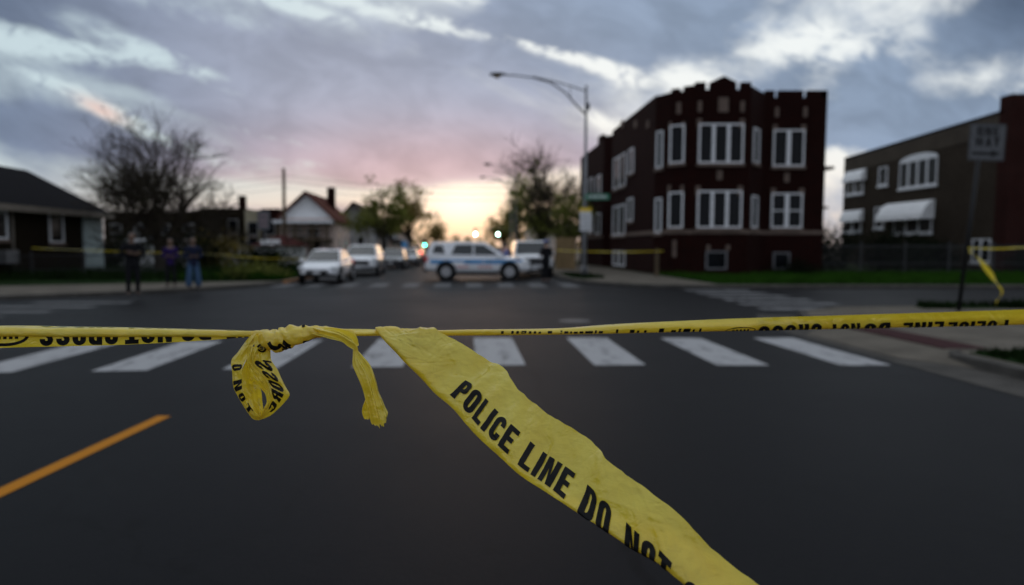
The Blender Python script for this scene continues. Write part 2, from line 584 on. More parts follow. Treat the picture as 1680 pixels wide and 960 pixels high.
M_CLOTH_P = mat('purple_cloth', (.028, .016, .080), .9, .3, 12, .3, 60)
M_CLOTH_R = mat('rust_red_cloth', (.16, .035, .025), .9, .3, 12)
M_DENIM = mat('light_denim', (.055, .10, .175), .9, .25, 12, .3, 60)
M_CLOTH_B = mat('pale_blue_cloth', (.20, .24, .52), .9, .2, 12)
M_SHOE = mat('dark_shoe', (.012, .011, .011), .6)
M_RED_T = mat('faded_red_roofing', (.050, .014, .012), .85, .25, 3)


# ------------------------------------------------------------------ object helpers
def link(o, parent=None):
    COL.objects.link(o)
    if parent is not None:
        o.parent = parent
    return o


def tag(o, label, cat, group=None, kind=None):
    o['label'] = label
    o['category'] = cat
    if group:
        o['group'] = group
    if kind:
        o['kind'] = kind
    return o


def thing(name, label, cat, loc=(0, 0, 0), rz=0.0, group=None):
    o = bpy.data.objects.new(name, None)
    o.empty_display_size = .3
    o.location = loc
    o.rotation_euler = (0, 0, rz)
    link(o)
    return tag(o, label, cat, group)


def obj(name, bm, mats, parent=None, smooth=False, label=None, recalc=True):
    me = bpy.data.meshes.new(name)
    if recalc:
        bmesh.ops.recalc_face_normals(bm, faces=bm.faces)
    bm.to_mesh(me)
    bm.free()
    for m in (mats if isinstance(mats, (list, tuple)) else [mats]):
        me.materials.append(m)
    if smooth:
        for p in me.polygons:
            p.use_smooth = True
    o = bpy.data.objects.new(name, me)
    link(o, parent)
    if label:
        o['label'] = label
    return o


def structure(name, bm, m, smooth=False):
    o = obj(name, bm, m, None, smooth)
    o['kind'] = 'structure'
    return o


def BM():
    return bmesh.new()


def box(bm, x0, x1, y0, y1, z0, z1, mi=0):
    vs = [bm.verts.new(p) for p in ((x0, y0, z0), (x1, y0, z0), (x1, y1, z0), (x0, y1, z0), (x0, y0, z1), (x1, y0, z1), (x1, y1, z1), (x0, y1, z1))]
    for f in ((0, 3, 2, 1), (4, 5, 6, 7), (0, 1, 5, 4), (1, 2, 6, 5), (2, 3, 7, 6), (3, 0, 4, 7)):
        fc = bm.faces.new([vs[i] for i in f])
        fc.material_index = mi


def prism(bm, poly, z0, z1, mi=0):
    """poly: list of xy"""
    lo = [bm.verts.new((p[0], p[1], z0)) for p in poly]
    hi = [bm.verts.new((p[0], p[1], z1)) for p in poly]
    n = len(poly)
    fs = [bm.faces.new(hi), bm.faces.new(lo[::-1])]
    for i in range(n):
        fs.append(bm.faces.new((lo[i], lo[(i + 1) % n], hi[(i + 1) % n], hi[i])))
    for f in fs:
        f.material_index = mi


def sheet(bm, poly, z):
    bm.faces.new([bm.verts.new((p[0], p[1], z)) for p in poly])


def tube(bm, pts, rad, n=8, cap=True, mi=0):
    pts = [Vector(p) for p in pts]
    if not isinstance(rad, (list, tuple)):
        rad = [rad] * len(pts)
    rings = []
    up = None
    for i, p in enumerate(pts):
        d = (pts[min(i + 1, len(pts) - 1)] - pts[max(i - 1, 0)])
        if d.length < 1e-9:
            d = Vector((0, 0, 1))
        d.normalize()
        if up is None or abs(up.dot(d)) > .95:
            up = Vector((0, 0, 1)) if abs(d.z) < .9 else Vector((1, 0, 0))
        a = d.cross(up).normalized()
        b = a.cross(d).normalized()
        up = b
        rings.append([bm.verts.new(p + (a * math.cos(k * 2 * math.pi / n) + b * math.sin(k * 2 * math.pi / n)) * rad[i]) for k in range(n)])
    for i in range(len(rings) - 1):
        for k in range(n):
            f = bm.faces.new((rings[i][k], rings[i][(k + 1) % n], rings[i + 1][(k + 1) % n], rings[i + 1][k]))
            f.material_index = mi
            f.smooth = True
    if cap:
        for r in (rings[0][::-1], rings[-1]):
            f = bm.faces.new(r)
            f.material_index = mi


def disc_cyl(bm, c, axis, r, h, n=20, mi=0):
    c, axis = Vector(c), Vector(axis).normalized()
    tube(bm, [c - axis * h / 2, c + axis * h / 2], r, n, True, mi)


def ball(bm, c, r, sx=1, sy=1, sz=1, seg=16):
    ret = bmesh.ops.create_uvsphere(bm, u_segments=seg, v_segments=seg // 2 + 2, radius=r)
    for v in ret['verts']:
        v.co = Vector((v.co.x * sx, v.co.y * sy, v.co.z * sz)) + Vector(c)
    for f in {f for v in ret['verts'] for f in v.link_faces}:
        f.smooth = True


# ------------------------------------------------------------------ ground, roads, pavements
bm = BM(); sheet(bm, [(-1500, -400), (1500, -400), (1500, 2500), (-1500, 2500)], -.06)
structure('ground', bm, M_SOIL)
bm = BM(); sheet(bm, [(-95, -20), (95, -20), (95, 320), (-95, 320)], 0.0)
structure('road', bm, M_ASPH)


def arc(cx, cy, r, a0, a1, n=8):
    return [(cx + r * math.cos(R(a0 + (a1 - a0) * i / n)), cy + r * math.sin(R(a0 + (a1 - a0) * i / n))) for i in range(n + 1)]


def inset_line(line, d):
    """offset an open polyline to its left by d"""
    out = []
    for i, p in enumerate(line):
        a = Vector(line[max(i - 1, 0)]); b = Vector(line[min(i + 1, len(line) - 1)])
        t = (b - a).normalized()
        out.append((p[0] - t.y * d, p[1] + t.x * d))
    return out


# kerb lines, each walked with its block on the left hand
NR = [(90, 16.6), (11, 16.6), (8.8, 16.3), (7.35, 15.2), (6.7, 13.6), (6.62, 12.0), (6.62, 9.35), (6.45, 9.1), (6.45, -15)]
NR = NR[::-1]
NR = [(p[0], p[1]) for p in NR]
FR = [(4.3, 300), (4.3, 33), (4.55, 30), (5.2, 27.9), (6.4, 26.3), (8.0, 25.5), (10, 25.2), (90, 25.0)]
FL = [(-90, 16.8), (-18, 18.6), (-13.4, 20.0), (-11.6, 21.4), (-10.0, 23.2), (-8.5, 25.7), (-7.75, 28.0), (-7.6, 31), (-7.6, 300)]
NL = [(-12.3, -15), (-12.3, 9), (-13.2, 11.5), (-15.5, 12.6), (-90, 12.8)]
# NR walked northwards has its block on the right
for nm, line, rest, left in (('pavement_near_right', NR, [(90, -15)], False), ('pavement_far_right', FR, [(90, 300)], True),
                             ('pavement_far_left', FL, [(-90, 300)], True), ('pavement_near_left', NL, [(-90, -15)], True)):
    inner = inset_line(line, .16 if left else -.16)
    bm = BM(); prism(bm, inner + rest, -.05, .122); structure(nm, bm, M_CONC)
    bm = BM()
    nn_ = len(line)
    rings = []
    for a, b in zip(line, inner):
        rings.append([bm.verts.new((a[0], a[1], -.03)), bm.verts.new((a[0], a[1], .115)),
                      bm.verts.new((a[0] * .85 + b[0] * .15, a[1] * .85 + b[1] * .15, .13)), bm.verts.new((b[0], b[1], .13)), bm.verts.new((b[0], b[1], .05))])
    for i in range(nn_ - 1):
        for k in range(4):
            bm.faces.new((rings[i][k], rings[i + 1][k], rings[i + 1][k + 1], rings[i][k + 1]))
    structure('kerb', bm, M_CURB)
# concrete gutter and the ramp down to the crossing
bm = BM(); sheet(bm, [(5.68, -15), (6.5, -15), (6.5, 9.2), (6.6, 12.2), (6.75, 13.6), (7.35, 15.2), (6.6, 15.6), (5.95, 14), (5.7, 12)], .006)
structure('gutter', bm, M_CURB)
bm = BM()
vs = [bm.verts.new(p) for p in ((5.95, 9.35, .012), (6.66, 9.35, .132), (6.66, 12.0, .132), (5.95, 12.0, .012))]
bm.faces.new(vs)
for q in (((5.95, 9.35, .012), (6.66, 9.35, .132), (6.47, 8.55, .008)), ((6.66, 9.35, .132), (6.62, 8.6, .132), (6.47, 8.55, .008)), ((5.95, 12.0, .012), (6.62, 12.85, .008), (6.66, 12.0, .132))):
    bm.faces.new([bm.verts.new(k) for k in q])
vs2 = [bm.verts.new(p) for p in ((6.66, 9.35, .132), (7.3, 9.35, .134), (7.3, 12.0, .134), (6.66, 12.0, .132))]
bm.faces.new(vs2)
structure('kerb_ramp', bm, M_CONC)
bm = BM()
box(bm, 6.62, 7.24, 9.45, 11.85, .13, .142)
structure('tactile_paving', bm, M_RED_PAD)
# pavement joints
bm = BM()
for y in (10.6, 12.4, 14.2):
    box(bm, 7.5, 30, y, y + .02, .121, .1245)
for x in (9.2, 11.0, 12.8, 14.6):
    box(bm, x, x + .02, 9.5, 15.6, .121, .1250)
structure('pavement_joints', bm, M_SOIL)

# lawns
LAWNS = {
    'far_right': [(9.5, 26.0), (12, 25.75), (88, 25.6), (88, 70), (9.5, 70), (9.5, 35)],
    'far_left': [(-8.0, 29.0), (-9.4, 28.2), (-11.5, 27.3), (-17, 25.0), (-40, 22.5), (-88, 21.5), (-88, 70), (-8.0, 70)],
    'near_right': [(6.72, -14), (6.72, 9.1), (7.6, 9.35), (14, 9.4), (14, -14)],
    'near_right_corner': [(10.7, 16.38), (10.5, 15.7), (40, 15.7), (40, 16.42)],
    'verge': [(4.7, 36.5), (4.75, 31.5), (5.1, 30.2), (6.3, 31.5), (6.3, 36.5)],
}
for k, poly in LAWNS.items():
    bm = BM(); prism(bm, poly if k != 'near_right_corner' else poly, .05, .136)
    structure('lawn', bm, M_GRASS_BASE)


def blades(name, regions, n, h0, h1, m, label):
    bm = BM()
    for (x0, x1, y0, y1), share in regions:
        for _ in range(int(n * share)):
            x, y = random.uniform(x0, x1), random.uniform(y0, y1)
            c = noise.noise(Vector((x * .6, y * .6, 3)))
            if c < -.45:
                continue
            h = random.uniform(h0, h1) * (1 + .6 * c)
            a = random.uniform(0, 6.28)
            w = .02 + .02 * random.random()
            dx, dy = math.cos(a) * w, math.sin(a) * w
            lx, ly = random.uniform(-.5, .5) * h, random.uniform(-.5, .5) * h
            bm.faces.new((bm.verts.new((x - dx, y - dy, .12)), bm.verts.new((x + dx, y + dy, .12)), bm.verts.new((x + lx, y + ly, .13 + h))))
    o = obj(name, bm, m, recalc=False)
    tag(o, label, 'grass', kind='stuff')


blades('grass', [((9.6, 32, 26.0, 31), .7), ((9.6, 34, 31, 36), .3)], 26000, .10, .24, M_GRASS, 'bright green lawn in front of the dark red brick building')
blades('grass', [((-13, -8.1, 29.2, 33), .6), ((-9.2, -8.1, 28.6, 30), .4)], 9000, .12, .32, M_GRASS, 'bright green kerbside grass beside the parked white car')
blades('grass', [((-34, -9, 28.5, 40), 1)], 16000, .15, .5, M_GRASS_DRY, 'dark rough grass of the vacant lot behind the bystanders')
blades('grass', [((6.75, 10.5, 5.5, 9.1), 1)], 6000, .05, .12, M_GRASS_DRY, 'dark grass strip beside the near right kerb')
blades('grass', [((10.7, 16, 15.72, 16.35), 1)], 2500, .08, .22, M_GRASS_DRY, 'thin grass tuft strip at the foot of the one way sign')
blades('grass', [((4.9, 6.2, 31.2, 36.3), 1)], 2500, .06, .16, M_GRASS_DRY, 'thin patchy grass verge around the street lamp')

# road markings
def skew(x, y):                     # the near crossing runs a little towards the camera on its left side
    return y - max(0, .5 - x) * .085


bm = BM()
for i in range(-6, 4):
    x0 = .06 + 1.595 * i
    x1 = x0 + .68
    pts = []
    for x, y in ((x0, 8.86), (x1, 8.86), (x1, 11.55), (x0, 11.55)):
        pts.append((x + random.uniform(-.02, .02), skew(x, y) + random.uniform(-.02, .02)))
    sheet(bm, pts, .004)
structure('crosswalk_markings', bm, M_WPAINT)
bm = BM()
for i in range(-5, 6):
    x0 = -2.35 + 1.27 * i
    sheet(bm, [(x0 - .32, 26.2), (x0 + .32, 26.2), (x0 + .32, 28.9), (x0 - .32, 28.9)], .004)
structure('crosswalk_markings', bm, M_WPAINT2)
bm = BM()
for i in range(6):
    y0 = 16.95 + 1.45 * i - .2
    sheet(bm, [(7.3 + .08 * i, y0), (10.0, y0), (10.0, y0 + .62), (7.3 + .08 * i, y0 + .62)], .004)
structure('crosswalk_markings', bm, paint_mat('faded_white_road_paint', (.19, .19, .195), .58, (.025, .025, .027)))
bm = BM()
for i in range(4):
    y0 = 14.6 + 1.35 * i
    sheet(bm, [(-13.0 + .3 * i, y0), (-10.3 + .3 * i, y0), (-10.3 + .3 * i, y0 + .55), (-13.0 + .3 * i, y0 + .55)], .004)
structure('crosswalk_markings', bm, M_WPAINT2)
bm = BM()
a, b = G(270, 683), G(0, 809)
d = (a - b).normalized(); nrm = Vector((-d.y, d.x, 0)) * .062
b2 = a - d * 14
sheet(bm, [tuple((a + nrm)[:2]), tuple((a - nrm)[:2]), tuple((b2 - nrm)[:2]), tuple((b2 + nrm)[:2])], .004)
structure('centre_line', bm, M_OPAINT)
bm = BM()
for i in range(12):
    sheet(bm, [(-1.72, 36 + 12 * i), (-1.60, 36 + 12 * i), (-1.60, 40 + 12 * i), (-1.72, 40 + 12 * i)], .004)
structure('centre_line', bm, M_OPAINT)
bm = BM()
box(bm, -7.78, -7.585, 28.3, 33.0, .02, .136)
structure('painted_kerb', bm, mat('orange_kerb_paint', (.30, .13, .04), .7, .3, 4))
# manhole lid
bm = BM(); disc_cyl(bm, (2.2, 14.2, .003), (0, 0, 1), .33, .008, 24)
structure('manhole_cover', bm, M_METAL_D)
# ------------------------------------------------------------------ buildings
def objw(name, bm, mats, parent, **kw):
    """like obj(), for a mesh given in world coordinates"""
    r = parent
    while r.parent is not None:
        r = r.parent
    M = Matrix.Translation(r.location) @ Matrix.Rotation(r.rotation_euler.z, 4, 'Z')
    bmesh.ops.transform(bm, matrix=M.inverted(), verts=bm.verts)
    return obj(name, bm, mats, parent, **kw)


class Wall:
    def __init__(self, A, B):
        self.A, self.B = Vector(A), Vector(B)
        self.L = (self.B - self.A).length
        self.t = (self.B - self.A).normalized()
        self.n = Vector((self.t.y, -self.t.x))

    def p(self, u, z, d):
        q = self.A + self.t * u + self.n * d
        return Vector((q.x, q.y, z))

    def box(self, bm, u0, u1, z0, z1, d0, d1):
        c = [self.p(u, z, d) for z in (z0, z1) for (u, d) in ((u0, d0), (u1, d0), (u1, d1), (u0, d1))]
        v = [bm.verts.new(k) for k in c]
        for f in ((0, 3, 2, 1), (4, 5, 6, 7), (0, 1, 5, 4), (1, 2, 6, 5), (2, 3, 7, 6), (3, 0, 4, 7)):
            bm.faces.new([v[i] for i in f])

    def u_at(self, px, py=400):
        d = ray(px, py)
        r = d.x / d.y
        return (r * self.A.y - self.A.x) / (self.t.x - r * self.t.y)

    def z_at(self, px, py):
        u = self.u_at(px, py)
        return P(px, py, (self.A + self.t * u).y).z

    def depth(self, u):
        return (self.A + self.t * u).y


def window(root, w, u0, u1, z0, z1, n=1, m=M_WHITE, fr=.075, mull=.15, sill=True, sash=False, sm=M_STONE):
    bm = BM()
    w.box(bm, u0, u0 + fr, z0, z1, -.05, .07)
    w.box(bm, u1 - fr, u1, z0, z1, -.05, .07)
    w.box(bm, u0 + fr, u1 - fr, z1 - fr, z1, -.05, .068)
    w.box(bm, u0 + fr, u1 - fr, z0, z0 + fr, -.05, .068)
    pw = (u1 - u0 - 2 * fr - (n - 1) * mull) / n
    for i in range(1, n):
        a = u0 + fr + i * pw + (i - 1) * mull
        w.box(bm, a, a + mull, z0 + fr, z1 - fr, -.05, .066)
    f = objw('window', bm, m, root)
    bm = BM()
    for i in range(n):
        a = u0 + fr + i * (pw + mull)
        w.box(bm, a, a + pw, z0 + fr, z1 - fr, -.03, .012)
    objw('pane', bm, M_GLASS, f)
    if sash:
        bm = BM()
        for i in range(n):
            a = u0 + fr + i * (pw + mull)
            zz = (z0 + z1) / 2
            w.box(bm, a, a + pw, zz - .03, zz + .03, .010, .05)
        objw('sash_bar', bm, m, f)
    if sill:
        bm = BM()
        w.box(bm, u0 - .08, u1 + .08, z0 - .16, z0 - .004, -.02, .12)
        objw('sill', bm, sm, f)
    return f


def win_px(root, w, x0, x1, y0, y1, n=1, **kw):
    u0, u1 = w.u_at(x0), w.u_at(x1)
    if u0 > u1:
        u0, u1 = u1, u0
    um = (u0 + u1) / 2
    Y = w.depth(um)
    return window(root, w, u0, u1, ZP(y1, Y), ZP(y0, Y), n, **kw)


# --- dark red brick corner block
def corner_block():
    t = thing('brick_apartment_building', 'dark red brick two storey corner building with canted bay and white windows', 'apartment building', (14, 40, .12))
    pts = [(9.68, 46.8), (9.68, 36.0), (10.16, 35.0), (11.15, 34.2), (13.9, 34.2), (15.36, 36.0), (18.58, 36.0), (18.58, 52.0), (11.2, 52.0), (11.2, 46.8)]
    ztop = 9.28
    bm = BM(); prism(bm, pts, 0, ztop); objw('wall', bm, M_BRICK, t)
    W = [Wall(pts[i], pts[i + 1]) for i in range(len(pts) - 1)]
    side, f1, f2, f3, f4, f5, right = W[:7]
    # parapet, stepped and with a little gable over the bay
    bm = BM()
    side.box(bm, 0, side.L, ztop, ztop + .10, -.3, 0)
    for w, h in ((f1, .05), (f4, .17)):
        w.box(bm, .02, w.L - .02, ztop + .002, ztop + h, -.3, 0)
    f2.box(bm, .02, .40, ztop + .002, ztop + .19, -.3, 0); f2.box(bm, .64, f2.L - .02, ztop + .002, ztop + .23, -.3, 0)
    for a, b, h in ((0.02, .50, .36), (2.25, 2.73, .36)):
        f3.box(bm, a, b, ztop + .002, ztop + h, -.3, .0)
    for a, b in ((0.02, .48), (.70, 1.96), (2.20, 3.2)):
        f5.box(bm, a, b, ztop + .002, ztop + .36, -.3, 0)
    right.box(bm, 0.0, right.L, ztop + .002, ztop + .32, -.3, 0)
    vs = []
    for d in (0, -.3):
        vs.append([bm.verts.new(f3.p(u, z, d)) for u, z in ((.74, ztop + .01), (2.01, ztop + .01), (2.01, ztop + .36), (1.37, ztop + .66), (.74, ztop + .36))])
    bm.faces.new(vs[0]); bm.faces.new(vs[1][::-1])
    for i in range(5):
        bm.faces.new((vs[0][i], vs[1][i], vs[1][(i + 1) % 5], vs[0][(i + 1) % 5]))
    objw('parapet', bm, M_BRICK, t)
    bm = BM(); prism(bm, [(p[0] * .96 + 14 * .04, p[1] * .96 + 42 * .04) for p in pts], ztop - .3, ztop + .006); objw('roof', bm, M_TAR, t)
    # limestone trim
    bm = BM()
    zb = 2.30
    for w in W[:7]:
        w.box(bm, .01, w.L - .01, zb - .10, zb + .10, 0, .05)
    objw('stone_band', bm, M_STONE, t)
    bm = BM()

    def stone(w, x0, x1, y0, y1):
        u0, u1 = w.u_at(x0), w.u_at(x1)
        Y = w.depth((u0 + u1) / 2)
        b_ = BM(); w.box(b_, u0, u1, ZP(y1, Y), ZP(y0, Y), -.02, .045); objw('stone_block', b_, M_STONE, t)
    stone(f3, 1173, 1189, 160, 184)
    for x in (1143, 1212):
        stone(f3, x - 3, x + 3, 166, 184)
    stone(f2, 1106, 1113, 168, 187)
    for x in (1268, 1314):
        stone(f5, x - 3, x + 3, 176, 192)
    stone(f3, 1173, 1182, 280, 295); stone(f5, 1283, 1291, 284, 299)
    for x in (1143, 1212):
        for y in (195, 305):
            stone(f3, x - 4, x + 4, y, y + 16)
        stone(f3, (1162 if x < 1180 else 1194) - 3, (1162 if x < 1180 else 1194) + 3, 402, 411)
    for x in (1266, 1312):
        for y in (205, 309):
            stone(f5, x - 4, x + 4, y, y + 12)
    for x in (1096, 1117):
        for y in (200, 304):
            stone(f2, x - 2, x + 3, y, y + 14)
    stone(f2, 1104, 1110, 394, 422)
    for px_ in (1060, 1040, 1018):
        stone(side, px_ - 2, px_ + 2, 198, 210)
    bm.free()
    for y0, y1, y2, y3 in ((203, 268, 213, 273), (313, 374, 317, 374)):
        win_px(t, f3, 1142, 1215, y0, y1, 3)
        win_px(t, f2, 1096, 1120, y0 + 2, y1, 1)
        win_px(t, f1, 1075, 1085, y0 + 12, y1 + 8, 1, fr=.07)
        win_px(t, f4, 1231, 1240, y0 + 8, y1, 1, fr=.07)
        win_px(t, f5, 1263, 1314, y2, y3, 2, mull=.2, sash=y2 > 300)
    for y0, y1 in ((256, 308), (337, 386)):
        win_px(t, side, 1006, 1025, y0, y1, 2)
        win_px(t, side, 1030, 1038, y0 - 12, y1 - 23, 1, fr=.08)
    win_px(t, f3, 1158, 1193, 412, 442, 1, sill=False, m=mat('dark_grey_window_frame', (.16, .16, .17), .7))  # basement frames are a darker grey than the white ones above
    win_px(t, f5, 1268, 1296, 414, 442, 1, sill=False, m=mat('dark_grey_window_frame', (.16, .16, .17), .7))
    win_px(t, side, 1007, 1026, 412, 436, 2, sill=False)


corner_block()


def north_block():
    t = thing('brick_apartment_building', 'narrow dark brick building with a small gabled parapet behind the corner building', 'apartment building', (13, 54, .12))
    pts = [(9.68, 60.0), (9.68, 49.6), (10.2, 48.8), (16, 48.8), (16, 60)]
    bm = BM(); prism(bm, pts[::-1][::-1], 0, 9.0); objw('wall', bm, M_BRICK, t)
    W = [Wall(pts[i], pts[i + 1]) for i in range(3)]
    bm = BM()
    W[0].box(bm, 0, W[0].L, 9.002, 9.25, -.3, 0); W[0].box(bm, W[0].L - 2.4, W[0].L - 1.0, 9.252, 9.75, -.3, 0); W[1].box(bm, 0.05, W[1].L, 9.002, 9.45, -.3, 0)
    objw('parapet', bm, M_BRICK, t)
    for y0, y1 in ((288, 325), (350, 384)):
        win_px(t, W[0], 966, 972, y0 + 4, y1 - 1, 1)
        win_px(t, W[0], 978, 985, y0, y1, 1)
    bm = BM(); W[0].box(bm, 0, W[0].L, 2.2, 2.4, 0, .05); objw('stone_band', bm, M_STONE, t)


north_block()


# --- tan brick block on the right, with awnings
def tan_block():
    t = thing('brick_apartment_building', 'tan brick building with white awnings and a red brick front at the right', 'apartment building', (36, 48, .12))
    A, B, C, D = (31.0, 57.0), (31.0, 40.0), (52, 40.0), (52, 57.0)
    bm = BM()
    # roof falls gently to the back
    lo = [bm.verts.new((p[0], p[1], 0)) for p in (A, B, C, D)]
    hi = [bm.verts.new((p[0], p[1], z)) for p, z in ((A, 8.75), (B, 9.35), (C, 9.35), (D, 8.75))]
    bm.faces.new(hi); bm.faces.new(lo[::-1])
    for i in range(4):
        bm.faces.new((lo[i], lo[(i + 1) % 4], hi[(i + 1) % 4], hi[i]))
    objw('wall', bm, M_BRICK_T, t)
    w = Wall(A, B); f = Wall(B, C)
    bm = BM()
    f.box(bm, -.06, 1.35, 0, 10.25, -.45, .42); f.box(bm, 1.36, f.L, 0, 10.0, -.25, .10); f.box(bm, f.L - 1.4, f.L + .05, 0, 10.24, -.45, .40)
    objw('red_brick_front', bm, brick_mat('red_face_brick', (.045, .012, .009), (.032, .009, .007), (.025, .022, .02)), t, label='dark red face brick front with taller corner piers')
    f2 = Wall((31.0, 39.90), (52, 39.90))
    for zz in (2.3, 5.6):
        window(t, f2, 1.75, 3.6, zz, zz + 1.9, 2)
    bm = BM()
    for k in range(34):
        u0 = .05 + k * .495
        z = 8.75 + .6 * (u0 / w.L)
        w.box(bm, u0, u0 + .48, z - .02, z + .13, -.3, .06)
    objw('coping', bm, M_TAR, t)
    win = dict(sm=M_WHITE)
    win_px(t, w, 1472, 1533, 262, 306, 4, **win)
    for a, b, y0, y1 in ((1438, 1452, 274, 304), (1434, 1449, 340, 374)):
        win_px(t, w, a, b, y0, y1, 1, **win)
    win_px(t, w, 1386, 1413, 292, 318, 2, **win)
    win_px(t, w, 1384, 1412, 358, 380, 2, **win)
    win_px(t, w, 1466, 1528, 352, 382, 3, **win)
    bm = BM()
    q = [(.02, 8.72 - 1.15), (w.L - .02, 9.32 - 1.15), (w.L - .02, 9.30), (.02, 8.70)]
    fr = [bm.verts.new(w.p(u, z, .03)) for u, z in q]; bk = [bm.verts.new(w.p(u, z, -.02)) for u, z in q]
    bm.faces.new(fr); bm.faces.new(bk[::-1])
    for i in range(4):
        bm.faces.new((fr[i], bk[i], bk[(i + 1) % 4], fr[(i + 1) % 4]))
    objw('parapet_band', bm, brick_mat('pale_tan_brick', (.105, .085, .066), (.075, .06, .046), (.06, .052, .043)), t)
    # arched head over the wide upper window
    u0, u1 = w.u_at(1472), w.u_at(1533)
    u0, u1 = min(u0, u1), max(u0, u1)
    zc = ZP(262, w.depth((u0 + u1) / 2))
    bm = BM()
    ring = []
    for i in range(13):
        a = math.pi * i / 12
        ring.append(((u0 + u1) / 2 - math.cos(a) * (u1 - u0) / 2, zc + math.sin(a) * .42))
    for d0, d1 in ((0, .07),):
        fr = [bm.verts.new(w.p(u, z, d1)) for u, z in ring]
        bk = [bm.verts.new(w.p(u, z, d0)) for u, z in ring]
        bm.faces.new(fr)
        for i in range(12):
            bm.faces.new((fr[i], bk[i], bk[i + 1], fr[i + 1]))
    objw('arched_head', bm, M_WHITE, t)
    # awnings: curved hoods with closed cheeks
    for x0, x1, ytop, ybot in ((1386, 1417, 279, 298), (1384, 1415, 345, 364), (1454, 1531, 331, 361)):
        u0, u1 = sorted((w.u_at(x0), w.u_at(x1)))
        Y = w.depth((u0 + u1) / 2)
        z1, z0 = ZP(ytop, Y), ZP(ybot, Y)
        h = z1 - z0
        k_ = 1.0 if x1 - x0 > 50 else .5
        prof = [(0, z1), (.30 * k_, z1 - .10 * h), (.62 * k_, z1 - .36 * h), (.85 * k_, z1 - .72 * h), (.92 * k_, z0)]
        bm = BM()
        L_ = [bm.verts.new(w.p(u0, z, d)) for d, z in prof]
        R_ = [bm.verts.new(w.p(u1, z, d)) for d, z in prof]
        for i in range(len(prof) - 1):
            bm.faces.new((L_[i], R_[i], R_[i + 1], L_[i + 1]))
        lb, rb = bm.verts.new(w.p(u0, z0, .01)), bm.verts.new(w.p(u1, z0, .01))
        bm.faces.new(L_ + [lb]); bm.faces.new((R_ + [rb])[::-1])
        objw('awning', bm, M_SIDING, t)
    # basement windows
    win_px(t, w, 1596, 1626, 392, 430, 2, **win)


tan_block()


def rear_porch():
    t = thing('wooden_porch', 'open timber rear porch with flat roofs between the brick buildings', 'porch', (22.5, 50, .12))
    bm = BM()
    for x, y in ((21.2, 48), (24.6, 48), (21.2, 51), (24.6, 51)):
        box(bm, x - .08, x + .08, y - .08, y + .08, 0, 6.9)
    objw('post', bm, M_WOOD, t)
    bm = BM(); box(bm, 20.9, 25.2, 47.6, 51.4, 6.9, 7.1); objw('roof', bm, M_ROOF_B, t)
    bm = BM()
    for z in (1.4, 4.2):
        box(bm, 21.0, 25, 47.8, 51.2, z, z + .16)
    objw('deck', bm, M_WOOD, t)
    bm = BM()
    for z in (2.4, 5.2):
        box(bm, 21.2, 24.6, 47.95, 48.02, z, z + .1)
        for k in range(16):
            box(bm, 21.3 + k * .21, 21.34 + k * .21, 47.96, 48.0, z - .85, z)
    objw('railing', bm, M_WOOD, t)


rear_porch()


# --- brown brick bungalow on the left
def bungalow():
    # stands side on to the street: its long wall runs away from the viewer
    t = thing('brick_bungalow', 'low brown brick bungalow with dark gabled roof at the left edge', 'house', (-25, 31, .12))
    xw, y0, y1 = -21.2, 20.0, 39.6
    bm = BM(); prism(bm, [(-29, y0), (xw, y0), (xw, y1), (-29, y1)], 0, 3.30); objw('wall', bm, M_BRICK_Y, t)
    w = Wall((xw, y0), (xw, y1))
    ze, zr, xr, ov = 3.30, 5.72, -25.1, .5
    bm = BM()
    for xe in (xw + ov, -29 - ov):
        q = [(xe, y0 - .4, ze), (xe, y1 + .35, ze), (xr, y1 - .5, zr), (xr, y0 - .4, zr)]
        lo = [bm.verts.new(k) for k in q]; hi = [bm.verts.new((k[0], k[1], k[2] + .16)) for k in q]
        bm.faces.new(hi); bm.faces.new(lo[::-1])
        for i in range(4):
            bm.faces.new((lo[i], lo[(i + 1) % 4], hi[(i + 1) % 4], hi[i]))
    q = [bm.verts.new(k) for k in ((xw + ov, y1 + .36, ze + .1), (-29 - ov, y1 + .36, ze + .1), (xr, y1 - .49, zr + .1))]
    bm.faces.new(q)
    objw('roof', bm, M_ROOF_D, t)
    bm = BM(); box(bm, xw + ov + .002, xw + ov + .05, y0 - .4, y1 + .35, ze - .12, ze + .17); box(bm, xw + .01, xw + ov, y0 - .4, y1 + .35, ze - .10, ze - .05)
    objw('fascia', bm, mat('faded_cream_fascia', (.17, .145, .115), .7, .2, 3), t)
    win_px(t, w, 81, 104, 350, 398, 1)
    win_px(t, w, -40, 12, 345, 392, 2)
    bm = BM(); u = w.u_at(18); tube(bm, [w.p(u, .05, .1), w.p(u, 3.2, .1)], .07, 8); objw('downpipe', bm, mat('tan_downpipe', (.10, .085, .065), .6), t)
    bm = BM(); ua, ub = w.u_at(136), w.u_at(168); w.box(bm, ua, ub, .1, 3.18, -.01, .06)
    objw('boarded_panel', bm, mat('pale_green_white_siding', (.40, .48, .48), .7, .1, 1.5, stretch=(1, 1, 10)), t, label='pale boarded up end bay of the bungalow')
    bm = BM(); u = w.u_at(4); w.box(bm, u - .45, u + .45, .8, 1.4, .01, .45); objw('air_conditioner', bm, M_METAL, t)


bungalow()


